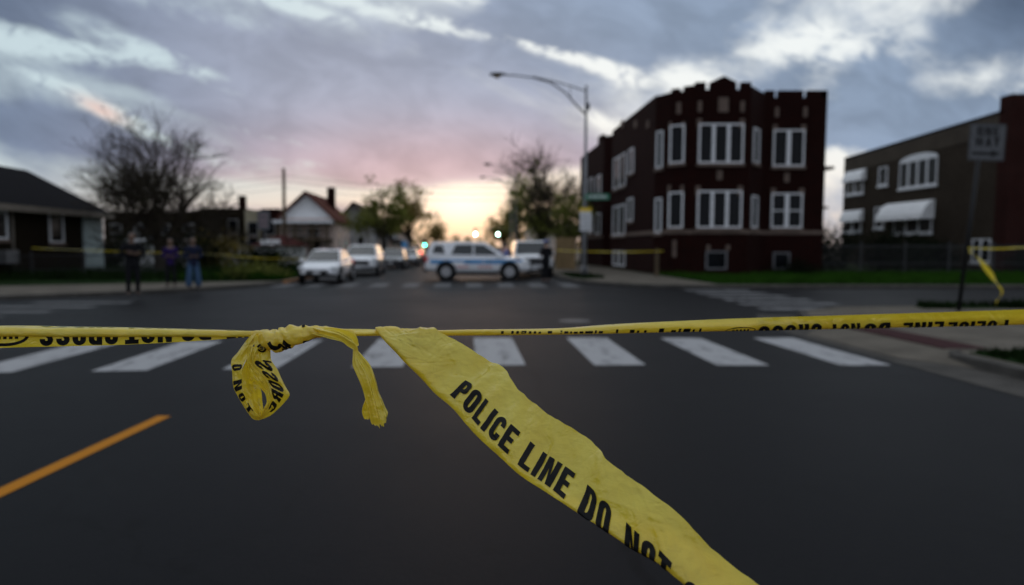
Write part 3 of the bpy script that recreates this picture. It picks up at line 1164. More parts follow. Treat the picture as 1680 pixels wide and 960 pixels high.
def gable_house(label, Y, xl, xr, py_ridge, py_eave, depth, wallm, roofm, frontm, porch=True):
    X0, X1 = XP(xl, Y), XP(xr, Y)
    zr, ze = ZP(py_ridge, Y), ZP(py_eave, Y)
    xm = (X0 + X1) / 2
    t = thing('gabled_house', label, 'house', (xm, Y + depth / 2, .12))
    bm = BM(); prism(bm, [(X0, Y), (X1, Y), (X1, Y + depth), (X0, Y + depth)], 0, ze); objw('wall', bm, wallm, t)
    bm = BM()
    a = [bm.verts.new(p) for p in ((X0, Y - .02, ze + .002), (X1, Y - .02, ze + .002), (xm, Y - .02, zr - .1))]
    b = [bm.verts.new(p) for p in ((X0, Y + depth, ze + .002), (X1, Y + depth, ze + .002), (xm, Y + depth, zr - .1))]
    bm.faces.new(a); bm.faces.new(b[::-1]); bm.faces.new((a[0], b[0], b[1], a[1]))
    objw('gable', bm, frontm, t)
    bm = BM()
    o = .45
    for s, xe in ((-1, X0 - o), (1, X1 + o)):
        ze2 = ze - o * (zr - ze) / ((X1 - X0) / 2)
        q = [(xm, Y - .7, zr), (xe, Y - .7, ze2), (xe, Y + depth + .4, ze2), (xm, Y + depth + .4, zr)]
        lo = [bm.verts.new(p) for p in q]
        hi = [bm.verts.new((p[0], p[1], p[2] + .22)) for p in q]
        bm.faces.new(hi); bm.faces.new(lo[::-1])
        for i in range(4):
            bm.faces.new((lo[i], lo[(i + 1) % 4], hi[(i + 1) % 4], hi[i]))
    r = objw('roof', bm, roofm, t)
    bm = BM(); box(bm, xm + .8, xm + 1.5, Y + depth * .6, Y + depth * .6 + .7, ze, zr + 1.0); objw('chimney', bm, M_BRICK, r)
    w = Wall((X0, Y), (X1, Y))
    s = Wall((X1, Y), (X1, Y + depth))
    window(t, s, depth * .3, depth * .3 + 1, 1.6, 3.2); window(t, s, depth * .65, depth * .65 + 1, 1.6, 3.2)
    if ze > 4.8:
        window(t, s, depth * .45, depth * .45 + 1, 4.2, 5.6)
    if porch:
        bm = BM()
        for u in (.15, w.L * .34, w.L * .66, w.L - .3):
            w.box(bm, u, u + .18, 0, ze - .5, 1.5, 1.68)
        objw('porch_post', bm, M_WOOD, t)
        bm = BM(); w.box(bm, 0, w.L, ze * .5, ze * .5 + .2, .01, 1.75); w.box(bm, 0, w.L, ze * .5 + 1.0, ze * .5 + 1.1, 1.55, 1.65)
        for k in range(int(w.L / .25)):
            w.box(bm, .05 + k * .25, .11 + k * .25, ze * .5 + .2, ze * .5 + 1.0, 1.57, 1.63)
        objw('balcony', bm, M_WOOD, t)
        window(t, w, .8, 1.9, ze * .5 + .9, ze - .8); window(t, w, w.L - 2.4, w.L - 1.3, ze * .5 + .5, ze - .8)
        window(t, w, .8, 2.2, 1.0, 2.6)
        bm = BM(); w.box(bm, w.L - 2.2, w.L - 1.2, .3, 2.4, -.02, .04); objw('door', bm, M_ROOF_B, t)
        bm = BM(); w.box(bm, -.2, w.L + .2, ze - .5, ze - .25, 0.02, 1.9); objw('porch_roof', bm, M_WHITE, t)
    else:
        window(t, w, w.L * .2, w.L * .45, 1.2, 2.8); window(t, w, w.L * .6, w.L * .85, 1.2, 2.8)
    return t


gable_house('white gabled house with two storey front porch behind the parked cars', 62, 461, 547, 318, 358, 8.5, mat('sunset_tinted_siding', (.66, .52, .46), .7, .1, 1.2, stretch=(1, 1, 9)), M_ROOF_R, M_SIDING)  # wall colour carries the pink sunset light; the house itself is white
gable_house('grey house with brown roof beside the white gabled house', 78, 556, 606, 334, 362, 14, M_GREYW, M_ROOF_B, M_GREYW, False)
gable_house('low dark roofed house under the green street tree', 84, 600, 642, 372, 394, 10, M_PINKW, M_ROOF_D, M_GREYW, False)
gable_house('small far pale house low at the left end of the street', 120, 636, 668, 376, 390, 10, M_PINKW, M_ROOF_B, M_PINKW, False)


def flat_house(label, Y, xl, xr, py_top, depth, m, nwin, chim=None):
    X0, X1 = XP(xl, Y), XP(xr, Y)
    zt = ZP(py_top, Y)
    t = thing('flat_roofed_house', label, 'house', ((X0 + X1) / 2, Y + depth / 2, .12))
    bm = BM(); prism(bm, [(X0, Y), (X1, Y), (X1, Y + depth), (X0, Y + depth)], 0, zt); objw('wall', bm, m, t)
    w = Wall((X0, Y), (X1, Y)); s = Wall((X1, Y), (X1, Y + depth)); sl = Wall((X0, Y + depth), (X0, Y))
    bm = BM()
    for k in (w, s, sl):
        k.box(bm, .0, k.L - .0, zt + .002, zt + .25, -.26, -.002)
    objw('parapet', bm, m, t)
    for i in range(nwin):
        u = w.L * (i + .5) / nwin
        for z in ((1.2, 2.7), (zt - 2.2, zt - .8)):
            if z[1] < zt and z[0] > .5:
                window(t, w, u - .5, u + .5, z[0], z[1], m=M_GREYW)
    window(t, s, depth * .4, depth * .4 + 1, 1.2, 2.7); window(t, sl, depth * .4, depth * .4 + 1, 1.2, 2.7)
    if chim:
        cx = XP(chim, Y + 2)
        bm = BM(); box(bm, cx - .3, cx + .3, Y + 2, Y + 2.6, zt - .2, zt + 1.6); objw('chimney', bm, M_BRICK, t)


flat_house('dark flat roofed house behind the bare tree', 66, 330, 401, 346, 9, M_BRICK_Y, 2, 398)
flat_house('pale tan flat roofed house left of the white gabled house', 64, 403, 428, 349, 8, mat('pale_tan_render', (.36, .32, .22), .8, .15, 1), 1)
flat_house('narrow dark flat roofed house beside the gabled porch', 63, 429, 458, 347, 8, M_BRICK, 1)
flat_house('long low dark building far behind the bungalow', 60, 172, 330, 352, 10, M_BRICK_Y, 4)
flat_house('tan house lit by the sunset behind the white police truck', 66, 913, 946, 372, 9, M_PINKW, 1)
flat_house('far tan apartment block at the right side of the street', 92, 876, 905, 350, 12, M_PINKW, 2)


def garage(label, Y, xl, xr, py_eave, py_ridge, roofm, wallm, door=True):
    X0, X1 = XP(xl, Y), XP(xr, Y)
    ze, zr = ZP(py_eave, Y), ZP(py_ridge, Y)
    t = thing('garage', label, 'garage', ((X0 + X1) / 2, Y + 3, .12))
    bm = BM(); prism(bm, [(X0, Y), (X1, Y), (X1, Y + 6), (X0, Y + 6)], 0, ze); objw('wall', bm, wallm, t)
    bm = BM()
    e = [(X0 - .4, Y - .4), (X1 + .4, Y - .4), (X1 + .4, Y + 6.4), (X0 - .4, Y + 6.4)]
    lo = [bm.verts.new((p[0], p[1], ze + .01)) for p in e]
    k = (X1 - X0) * .38
    r = [bm.verts.new((X0 + k, Y + 3, zr)), bm.verts.new((X1 - k, Y + 3, zr))]
    bm.faces.new((lo[0], lo[1], r[1], r[0])); bm.faces.new((lo[1], lo[2], r[1])); bm.faces.new((lo[2], lo[3], r[0], r[1])); bm.faces.new((lo[3], lo[0], r[0])); bm.faces.new(lo[::-1])
    objw('roof', bm, roofm, t)
    if door:
        w = Wall((X0, Y), (X1, Y))
        bm = BM()
        for i in range(4):
            w.box(bm, w.L * .2, w.L * .8, .05 + i * .52, .54 + i * .52, 0, .05)
        objw('door', bm, M_SIDING, t)


garage('low white garage behind the dark clad bystander', 46, 188, 252, 399, 384, M_ROOF_D, M_SIDING)
garage('low white garage with red hipped roof left of the gabled house', 52, 418, 470, 404, 385, M_RED_T, M_SIDING)
garage('small white shed between the bystanders and the red roofed garage', 50, 360, 392, 404, 396, M_ROOF_D, M_SIDING, False)


# fences
def picket_fence(label, name, pts, h, m, step=.14, rail=(0.3, .85)):
    t = thing(name, label, 'fence', (*pts[0], .12))
    bm = BM(); bp = BM()
    for (a, b) in zip(pts[:-1], pts[1:]):
        w = Wall(a, b)
        n = int(w.L / step)
        for k in range(n):
            w.box(bm, k * step, k * step + .022, .2, h, -.011, .011)
        for r in rail:
            w.box(bm, 0, w.L, .12 + r * h, .16 + r * h, .012, .04)
        for k in range(int(w.L / 2.4) + 1):
            b_ = BM(); w.box(b_, k * 2.4 - .04, k * 2.4 + .04, .1, h + .12, -.06, .03); objw('post', b_, m, t)
    objw('picket', bm, m, t)
    bp.free()


picket_fence('black iron picket fence across the lawn in front of the tan building', 'iron_fence', [(18.9, 37.2), (46, 37.2)], 1.7, M_METAL_D)
picket_fence('thin dark fence along the vacant lot behind the bystanders', 'iron_fence', [(-32, 31.2), (-13.5, 31.2)], 1.2, M_METAL_D, .2)
# ------------------------------------------------------------------ trees and plants
def branch_tree(bm, base, h, spread, levels, seed, trunk_r, fork=.25, lean=(0, 0), nsub=4, droop=.0, min_r=.006):
    """recursive limbs; returns the twig tips"""
    rnd = random.Random(seed)
    tips = []

    def grow(p, d, L, r, lv):
        n = 5 if lv <= 1 else 3
        pts, rad = [p.copy()], [r]
        q, dd = p.copy(), d.copy()
        for i in range(n):
            dd = (dd + Vector((rnd.gauss(0, .13), rnd.gauss(0, .13), rnd.gauss(.03, .08) - droop * lv * .04))).normalized()
            q = q + dd * (L / n)
            pts.append(q.copy()); rad.append(max(min_r, r * (1 - .5 * (i + 1) / n)))
        tube(bm, pts, rad, 7 if lv == 0 else (5 if lv < 3 else 3), False)
        if lv >= levels:
            tips.append((q, dd))
            return
        k = nsub + (1 if lv == 0 else 0) + rnd.choice((0, 0, 1))
        for j in range(k):
            f = (fork if lv == 0 else .3) + (1 - (fork if lv == 0 else .3)) * (j + .6) / k
            f = min(f, 1.0)
            i0 = min(n - 1, int(f * n))
            s = pts[i0].lerp(pts[i0 + 1], f * n - i0) if f < 1 else pts[-1]
            az = rnd.uniform(0, 6.28) + j * 2.4
            side = Vector((math.cos(az), math.sin(az), 0))
            a = rnd.uniform(.45, .95) * spread
            nd = (dd * math.cos(a) + (side - dd * side.dot(dd)).normalized() * math.sin(a))
            nd = (nd + Vector((0, 0, .12))).normalized()
            grow(s, nd, L * rnd.uniform(.52, .78), max(min_r, r * rnd.uniform(.42, .6)), lv + 1)
    grow(Vector(base), Vector((lean[0], lean[1], 1)).normalized(), h, trunk_r, 0)
    return tips


def leaves(bm, pts, n, size, spread, rnd, flat=.7):
    for _ in range(n):
        p, d = rnd.choice(pts)
        c = p + Vector((rnd.gauss(0, spread), rnd.gauss(0, spread), rnd.gauss(0, spread * flat)))
        s = size * rnd.uniform(.5, 1.3)
        a = Vector((rnd.gauss(0, 1), rnd.gauss(0, 1), rnd.gauss(0, 1))).normalized()
        b = a.cross(Vector((rnd.gauss(0, 1), rnd.gauss(0, 1), rnd.gauss(0, 1)))).normalized()
        bm.faces.new([bm.verts.new(c + a * s), bm.verts.new(c + b * s * .55), bm.verts.new(c - a * s), bm.verts.new(c - b * s * .55)])


def tree(name, label, base, trunk_h, spread, levels, seed, tr, leafm=None, nleaf=0, lsize=.12, lspread=.4, nsub=4, group=None, fork=.35, lean=(0, 0), barkm=M_BARK, min_r=.006, squash=None):
    t = thing(name, label, 'tree', base, 0, group)
    rnd = random.Random(seed + 50)
    bm = BM()
    tips = branch_tree(bm, (0, 0, 0), trunk_h, spread, levels, seed, tr, fork, lean, nsub, 0, min_r)
    if squash:
        for v in bm.verts:
            if v.co.z > squash:
                v.co.z = squash + (v.co.z - squash) * .7
        tips = [(Vector((p.x, p.y, squash + (p.z - squash) * .7 if p.z > squash else p.z)), d) for p, d in tips]
    obj('trunk', bm, barkm, t, recalc=False)
    if nleaf:
        bm = BM()
        leaves(bm, tips, nleaf, lsize, lspread, rnd)
        obj('crown', bm, leafm, t, recalc=False)
    return t, tips


def bare_tree(label, base, H_, W_, seed, nl, limbs=7, tr=.34, leafm=M_BUD, clear=.2, levels=4, nsub=4, min_r=.011):
    """wide bare crown: several limbs from a short trunk, the crown filled by fine twigs"""
    t = thing('bare_tree', label, 'tree', base)
    rnd = random.Random(seed)
    bm = BM()
    zt = H_ * clear
    tube(bm, [(0, 0, -.1), (.04, .02, zt * .4), (-.03, .03, zt * .8), (0, 0, zt)], [tr * 1.35, tr, tr * .92, tr * .9], 10, False)
    tips = []

    def grow(p, d, L, r, lv):
        n = 5
        pts, rad = [p.copy()], [r]
        q, dd = p.copy(), d.copy()
        for i in range(n):
            dd = (dd + Vector((rnd.gauss(0, .12), rnd.gauss(0, .12), rnd.gauss(.02, .10)))).normalized()
            q = q + dd * (L / n)
            pts.append(q.copy()); rad.append(max(min_r, r * (1 - .55 * (i + 1) / n)))
        tube(bm, pts, rad, 6 if lv < 2 else 3, False)
        if lv >= levels:
            tips.append((q, dd)); return
        k = nsub + rnd.choice((0, 1))
        for j in range(k):
            f = .35 + .65 * (j + rnd.uniform(.3, .9)) / k
            i0 = min(n - 1, int(f * n))
            s = pts[i0].lerp(pts[i0 + 1], min(1, f * n - i0))
            a = rnd.uniform(.4, 1.05)
            sd_ = Vector((rnd.gauss(0, 1), rnd.gauss(0, 1), rnd.gauss(.35, .7)))
            sd_ = (sd_ - dd * sd_.dot(dd)).normalized()
            grow(s, (dd * math.cos(a) + sd_ * math.sin(a)).normalized(), L * rnd.uniform(.5, .72), r * rnd.uniform(.42, .56), lv + 1)
    for i in range(limbs):
        az = 6.283 * (i + rnd.uniform(-.25, .25)) / limbs
        el = (.42, .62, .85, 1.15)[i % 4] + rnd.uniform(-.1, .1)
        d = Vector((math.cos(az) * math.cos(el), math.sin(az) * math.cos(el), math.sin(el))).normalized()
        reach = 1 / math.sqrt((d.x / (W_ * .5)) ** 2 + (d.y / (W_ * .5)) ** 2 + (d.z / (H_ - zt)) ** 2)
        grow(Vector((0, 0, zt * rnd.uniform(.75, 1.0))), d, reach * rnd.uniform(.52, .62), tr * rnd.uniform(.26, .42), 1)
    obj('trunk', bm, M_TWIG, t, recalc=False)
    if nl:
        bm = BM(); leaves(bm, tips, nl, .032, .16, rnd)
        obj('crown', bm, leafm, t, recalc=False)
    return t


bare_tree('large leafless tree with a wide twiggy crown on the vacant lot', (XP(262, 36), 36, .1), 8.9, 9.6, 11, 5000, 13, .30, nsub=6, levels=4)
bare_tree('tall leafless tree rising behind the street lamp at the right', (XP(915, 58), 58, .1), 16.5, 8.4, 23, 5000, 11, .22, levels=4, nsub=5, min_r=.017)

STREET = 'leafing street trees along the far street'


def leafy(label, base, trunk_h, crown_r, crown_h, seed, m, n, lsize=.16, tr=.16):
    t = thing('street_tree', label, 'tree', base, 0, STREET)
    rnd = random.Random(seed)
    bm = BM()
    tips = []
    tube(bm, [(0, 0, -.1), (.05, 0, trunk_h * .5), (0, .05, trunk_h)], [tr * 1.3, tr, tr * .85], 8, False)
    nl = 13
    for i in range(nl):
        az = i * 2.4 + rnd.uniform(-.3, .3)
        el = rnd.uniform(.0, 1.35)
        rr = rnd.uniform(.65, 1.05)
        e = Vector((math.cos(az) * math.cos(el) * crown_r * rr, math.sin(az) * math.cos(el) * crown_r * rr, trunk_h + crown_h * (.12 + .85 * math.sin(el)) * rr))
        s = Vector((0, 0, trunk_h * rnd.uniform(.7, 1)))
        mid = s.lerp(e, .5) + Vector((rnd.gauss(0, .25), rnd.gauss(0, .25), .3))
        tube(bm, [s, mid, e], [tr * .5, tr * .28, .02], 5, False)
        for k in range(7):
            f = rnd.uniform(.35, 1)
            q = (mid.lerp(e, (f - .5) * 2) if f > .5 else s.lerp(mid, f * 2))
            w = q + Vector((rnd.gauss(0, .55), rnd.gauss(0, .55), rnd.gauss(.15, .45))) * (crown_r / 3)
            tube(bm, [q, w], [.025, .01], 3, False)
            tips.append((w, Vector((0, 0, 1)))); tips.append((q.lerp(w, .6), Vector((0, 0, 1))))
    obj('trunk', bm, M_BARK, t, recalc=False)
    bm = BM()
    leaves(bm, tips, n, lsize, .34 * crown_r / 3, rnd, .8)
    obj('crown', bm, m, t, recalc=False)


leafy('green leafing tree above the white parked suv', (XP(628, 62), 62, .1), 2.6, 2.7, 4.6, 5, M_LEAF, 3000)
leafy('yellow green tree right of the green leafing tree on the left side', (XP(672, 72), 72, .1), 2.8, 3.1, 6.2, 6, M_LEAF_Y, 2500)
leafy('small far tree at the left end of the street', (XP(716, 130), 130, .1), 2.0, 4.0, 4.0, 8, M_LEAF_Y, 1500, .22)
leafy('olive tree right of the traffic lights', (XP(850, 86), 86, .1), 2.4, 3.6, 8.0, 9, M_LEAF, 2800, .18)
leafy('large green tree behind the white police truck', (XP(886, 62), 62, .1), 2.4, 3.2, 6.6, 10, M_LEAF, 3000)
leafy('yellow green tree low over the far right kerb', (XP(826, 118), 118, .1), 2.0, 3.6, 6.6, 12, M_LEAF_Y, 2400, .22)
leafy('dark young tree beside the street lamp', (XP(936, 50), 50, .1), 1.8, 1.9, 4.0, 13, M_LEAF, 1600, .14, .12)


def bush(label, base, rx, ry, h, seed, m, n, lsize=.1, name='shrub'):
    t = thing(name, label, 'shrub', base)
    rnd = random.Random(seed)
    bm = BM()
    tips = []
    for i in range(26):
        a = rnd.uniform(0, 6.28); rr = math.sqrt(rnd.random())
        e = Vector((math.cos(a) * rx * rr, math.sin(a) * ry * rr, h * rnd.uniform(.55, 1.0) * (1 - .25 * rr)))
        s = Vector((e.x * .6, e.y * .6, 0))
        tube(bm, [s, s.lerp(e, .5) + Vector((0, 0, h * .05)), e], [.02, .015, .006], 3, False)
        for f in (.25, .45, .65, .85, 1):
            tips.append((s.lerp(e, f), Vector((0, 0, 1))))
    obj('stem', bm, M_BARK, t, recalc=False)
    bm = BM(); leaves(bm, tips, n, lsize, .22 + .05 * rx, rnd, .8); obj('foliage', bm, m, t, recalc=False)


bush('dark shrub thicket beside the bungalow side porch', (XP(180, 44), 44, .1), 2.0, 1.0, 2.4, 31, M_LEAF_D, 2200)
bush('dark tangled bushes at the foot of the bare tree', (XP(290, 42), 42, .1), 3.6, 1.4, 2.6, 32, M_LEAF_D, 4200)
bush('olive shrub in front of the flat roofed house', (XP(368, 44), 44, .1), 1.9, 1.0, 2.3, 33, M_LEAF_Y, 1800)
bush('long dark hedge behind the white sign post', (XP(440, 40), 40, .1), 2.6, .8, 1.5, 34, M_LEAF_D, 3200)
bush('bright green low bush at the left kerb corner', (-9.2, 29.6, .1), 1.3, .6, .62, 35, M_LEAF, 1500, .07)
bush('black green shrub left of the iron fence beside the brick corner', (20.6, 39.5, .1), 1.5, 1.2, 3.0, 36, M_LEAF_D, 2600)
bush('dark shrub in the middle of the iron fence', (25.0, 40.2, .1), 2.6, 1.2, 2.6, 37, M_LEAF_D, 3600)
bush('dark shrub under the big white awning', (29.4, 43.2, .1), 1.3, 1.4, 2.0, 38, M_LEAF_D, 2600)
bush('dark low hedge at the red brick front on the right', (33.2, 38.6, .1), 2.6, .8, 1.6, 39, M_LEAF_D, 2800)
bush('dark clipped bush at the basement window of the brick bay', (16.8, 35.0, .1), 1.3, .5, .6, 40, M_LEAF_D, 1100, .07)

# tree line closing the street, far off
bm = BM()
rnd = random.Random(77)
for i in range(46):
    x = -120 + i * 5.4 + rnd.uniform(-2, 2)
    y = 240 + rnd.uniform(0, 30)
    hh = rnd.uniform(4.5, 8.5)
    pts = []
    for _ in range(24):
        a = rnd.uniform(0, 6.28); r_ = rnd.uniform(0, 4.2)
        pts.append((Vector((x + math.cos(a) * r_, y + math.sin(a) * r_, rnd.uniform(1.0, hh) * (1 - .05 * r_))), None))
    tube(bm, [(x, y, 0), (x, y, hh * .6)], [.25, .1], 5, False)
    leaves(bm, pts, 210, .5, .7, rnd)
o = obj('far_trees', bm, M_LEAF_Y, recalc=False)
tag(o, 'far hazy line of trees closing the end of the street', 'trees', kind='stuff')


# ------------------------------------------------------------------ street furniture
def lamp(label, px, Y, arm, zt):
    X = XP(px, Y)
    t = thing('street_lamp', label, 'street lamp', (X, Y, .12), 0, 'cobra head street lamps along the right kerb')
    bm = BM(); k0 = 1 if Y < 40 else .6
    tube(bm, [(0, 0, 0), (0, 0, .5), (0, 0, zt)], [.12 * k0, .105 * k0, .055 * k0], 12); obj('pole', bm, M_METAL, t)
    bm = BM(); tube(bm, [(0, 0, 0), (0, 0, .45), (0, 0, .52)], [.2, .17, .11], 12); obj('pole_base', bm, M_METAL, t)
    k = arm / 4.15
    bm = BM()
    tube(bm, [(0, 0, zt - 1.38), (-.45 * k, 0, zt - .95), (-1.0 * k, 0, zt - .35), (-1.7 * k, 0, zt + .12), (-2.6 * k, 0, zt + .36), (-3.4 * k, 0, zt + .46), (-3.9 * k, 0, zt + .48)], [.05, .045, .04, .04, .035, .035, .035], 8)
    tube(bm, [(0, 0, zt - .28), (-.8 * k, 0, zt - .02), (-1.7 * k, 0, zt + .22), (-2.6 * k, 0, zt + .40)], [.035, .03, .03, .03], 8)
    tube(bm, [(-.8 * k, 0, zt - .02), (-.75 * k, 0, zt - .6)], .02, 6)
    obj('arm', bm, M_METAL, t)
    bm = BM()
    hx = -3.85 * k
    st = [(0, .06, .05), (-.12, .10, .07), (-.32, .19, .10), (-.55, .19, .10), (-.74, .12, .07), (-.80, .03, .03)]
    rings = []
    for dx, w, h in st:
        rings.append([bm.verts.new((hx + dx, w * math.cos(a), zt + .50 + h * max(-.45, math.sin(a)))) for a in [i * math.pi / 6 for i in range(12)]])
    for i in range(len(rings) - 1):
        for j in range(12):
            bm.faces.new((rings[i][j], rings[i][(j + 1) % 12], rings[i + 1][(j + 1) % 12], rings[i + 1][j]))
    bm.faces.new(rings[0][::-1]); bm.faces.new(rings[-1])
    hd = obj('lamp_head', bm, M_METAL_D, t, smooth=True)
    bm = BM(); ball(bm, (hx - .44, 0, zt + .45), .15, 1.15, .9, .85); obj('lens', bm, mat('amber_grey_lens', (.35, .27, .16), .25), hd)
    bm = BM(); box(bm, .06, .16, -.08, .08, zt - 1.15, zt - .85); obj('photocell_box', bm, M_METAL_D, t)
    return t


LZ = ZP(140, 33) - .12
lamp('tall grey cobra head street lamp beside the brick corner building', 959, 33, 4.1, LZ)
lamp('second street lamp with head above the far right trees', 846, 66, 2.5, ZP(278, 66) - .12)
lamp('most distant street lamp with the lowest head above the right trees', 838, 80, 3.1, ZP(298, 80) - .12)


def glyph_rows(bm, x0, x1, z, h, y, n, seed):
    rnd = random.Random(seed)
    x = x0
    while x < x1:
        w = rnd.uniform(.015, .05)
        box(bm, x, min(x + w, x1), y - .002, y, z, z + h)
        x += w + .014


# sign cluster near the street lamp
Y = 31.5
t = thing('sign_post', 'thin post with a white and yellow notice and a green street name sign', 'street sign', (XP(960, Y), Y, .12))
bm = BM(); tube(bm, [(0, 0, 0), (0, 0, ZP(318, Y) - .12)], .035, 8); obj('post', bm, M_METAL_D, t)
z1, z0 = ZP(341, Y) - .12, ZP(379, Y) - .12
bm = BM(); box(bm, -.26, .26, -.06, -.045, z0, z1 - .18); s = obj('notice_panel', bm, M_SIGNW, t)
for k in range(4):
    bm = BM(); glyph_rows(bm, -.19, .19, z0 + .10 + k * .17, .06, -.062, 8, k); obj('lettering', bm, mat('faded_grey_ink', (.30, .31, .34), .6), s)
bm = BM(); box(bm, -.26, .26, -.06, -.045, z1 - .178, z1); obj('notice_header', bm, M_SIGNY, t)
zs = ZP(323, Y) - .12
bm = BM(); box(bm, -.05, 1.08, -.05, -.03, zs - .14, zs + .14); s = obj('street_name_panel', bm, M_SIGNG, t)
bm = BM(); glyph_rows(bm, .08, .95, zs - .055, .11, -.052, 9, 4); obj('lettering', bm, M_SIGNW, s)

Y = 30.2
t = thing('sign_post', 'thin dark post with a small white regulation sign on the left parkway', 'street sign', (XP(434, Y), Y, .12))
zt = ZP(346, Y) - .12
bm = BM(); tube(bm, [(0, 0, 0), (0, 0, zt)], .035, 8); obj('post', bm, M_METAL_D, t)
z0 = ZP(377, Y) - .12
bm = BM(); box(bm, -.27, .27, -.06, -.045, z0, zt); s = obj('notice_panel', bm, M_SIGNOLD, t)
for k in range(3):
    bm = BM(); glyph_rows(bm, -.19, .19, z0 + .14 + k * .22, .09, -.062, 8, 20 + k); obj('lettering', bm, mat('faded_red_ink', (.32, .20, .22), .6), s)

Y = 56
t = thing('utility_pole', 'tall wooden utility pole with wires in front of the white gabled house', 'utility pole', (XP(467, Y), Y, .12))
zt = ZP(276, Y) - .12
bm = BM(); tube(bm, [(0, 0, 0), (.03, 0, zt)], [.17, .12], 10); obj('pole', bm, M_WOOD, t)
bm = BM()
for dz in (0, -.5, -1.0):
    tube(bm, [(.10, 0, zt - .6 + dz), (.24, 0, zt - .6 + dz)], .04, 6)
obj('insulator', bm, M_METAL, t)
bm = BM()
for x, dz in ((.24, 0), (.24, -.5), (.24, -1.0)):
    for sx in (-1, 1):
        pts = []
        for i in range(9):
            f = i / 8
            pts.append((x + sx * 30 * f, 1.0 * f, zt - .62 + dz - 1.6 * (4 * f * (1 - f)) * .6))
        tube(bm, pts, .012, 4)
obj('wire', bm, M_BLACKP, t)


# traffic signals, one lit green each
def signal_head(root, x, y, z, s=1.0, onmat=M_GREEN_ON):
    bm = BM(); box(bm, x - .17 * s, x + .17 * s, y, y + .2 * s, z - .2 * s, z + .9 * s); hd = obj('signal_head', bm, M_METAL_D, root)
    for k, m in ((0, onmat), (1, M_YEL_OFF), (2, M_RED_OFF)):
        bm = BM(); disc_cyl(bm, (x, y - .012, z + k * .34 * s), (0, 1, 0), .135 * s, .03, 20); obj('lens', bm, m, hd)
        bm = BM()
        st = []
        for yy in (y - .02, y - .24 * s):
            st.append([bm.verts.new((x + .15 * s * math.cos(a), yy, z + k * .34 * s + .15 * s * math.sin(a))) for a in [math.pi * (-.1 + 1.2 * i / 10) for i in range(11)]])
        for i in range(10):
            bm.faces.new((st[0][i], st[0][i + 1], st[1][i + 1], st[1][i]))
        obj('visor', bm, M_METAL_D, hd)


Y = 112
t = thing('traffic_signal', 'traffic signal mast arm with two lit green lamps over the far junction', 'traffic light', (XP(862, Y), Y, .12))
zl = ZP(384, Y) - .12
bm = BM(); tube(bm, [(0, 0, 0), (0, 0, zl + .9)], [.14, .11], 10); obj('pole', bm, M_METAL, t)
xa, xb = XP(780, Y) - XP(862, Y), XP(817, Y) - XP(862, Y)
bm = BM(); tube(bm, [(0, 0, zl + .6), (xb, .3, zl + .85), (xa - .4, .3, zl + .9)], [.09, .07, .05], 8); obj('mast_arm', bm, M_METAL, t)
signal_head(t, xa, 0, zl, 1, M_GREEN_ON2); signal_head(t, xb, 0, zl - .04, 1, M_GREEN_ON2)
Y = 100
zl = ZP(402, Y) - .12
t = thing('traffic_signal', 'low post mounted traffic signal lit green left of the police suv', 'traffic light', (XP(697, Y), Y, .12))
bm = BM(); tube(bm, [(0, .1, 0), (0, .1, zl - .2)], .07, 10); obj('pole', bm, M_METAL, t)
signal_head(t, 0, 0, zl, 1.05)

# small blue hanging banner on the left pavement (blue patch beyond the parked cars)
Y = 60
t = thing('banner_post', 'slim post with a small blue banner beyond the parked cars', 'sign', (XP(664, Y), Y, .12))
bm = BM(); tube(bm, [(0, 0, 0), (0, 0, ZP(394, Y) - .1)], .04, 8); obj('post', bm, M_METAL, t)
bm = BM(); box(bm, -.25, .25, -.06, -.04, ZP(413, Y) - .12, ZP(396, Y) - .12); obj('banner', bm, M_BLUE, t)
# ------------------------------------------------------------------ lettering (own condensed capitals, outlines filled with holes)
from mathutils.geometry import tessellate_polygon
ST_, BR_ = .217, .185           # stem and bar


def _arc(cx, cy, rx, ry, a0, a1, n=7):
    return [(cx + rx * math.cos(R(a0 + (a1 - a0) * i / n)), cy + ry * math.sin(R(a0 + (a1 - a0) * i / n))) for i in range(n + 1)]


def _round(x0, x1, y0, y1, rx, ry, left=True):
    p = _arc(x1 - rx, y1 - ry, rx, ry, 90, 0) + _arc(x1 - rx, y0 + ry, rx, ry, 0, -90)
    if left:
        p += _arc(x0 + rx, y0 + ry, rx, ry, 270, 180) + _arc(x0 + rx, y1 - ry, rx, ry, 180, 90)
    else:
        p += [(x0, y0), (x0, y1)]
    return p


def _stroke(path, th):
    a, b = [], []
    for i, p in enumerate(path):
        q0, q1 = Vector(path[max(0, i - 1)]), Vector(path[min(len(path) - 1, i + 1)])
        d = (q1 - q0).normalized()
        a.append((p[0] - d.y * th / 2, p[1] + d.x * th / 2)); b.append((p[0] + d.y * th / 2, p[1] - d.x * th / 2))
    return a + b[::-1]


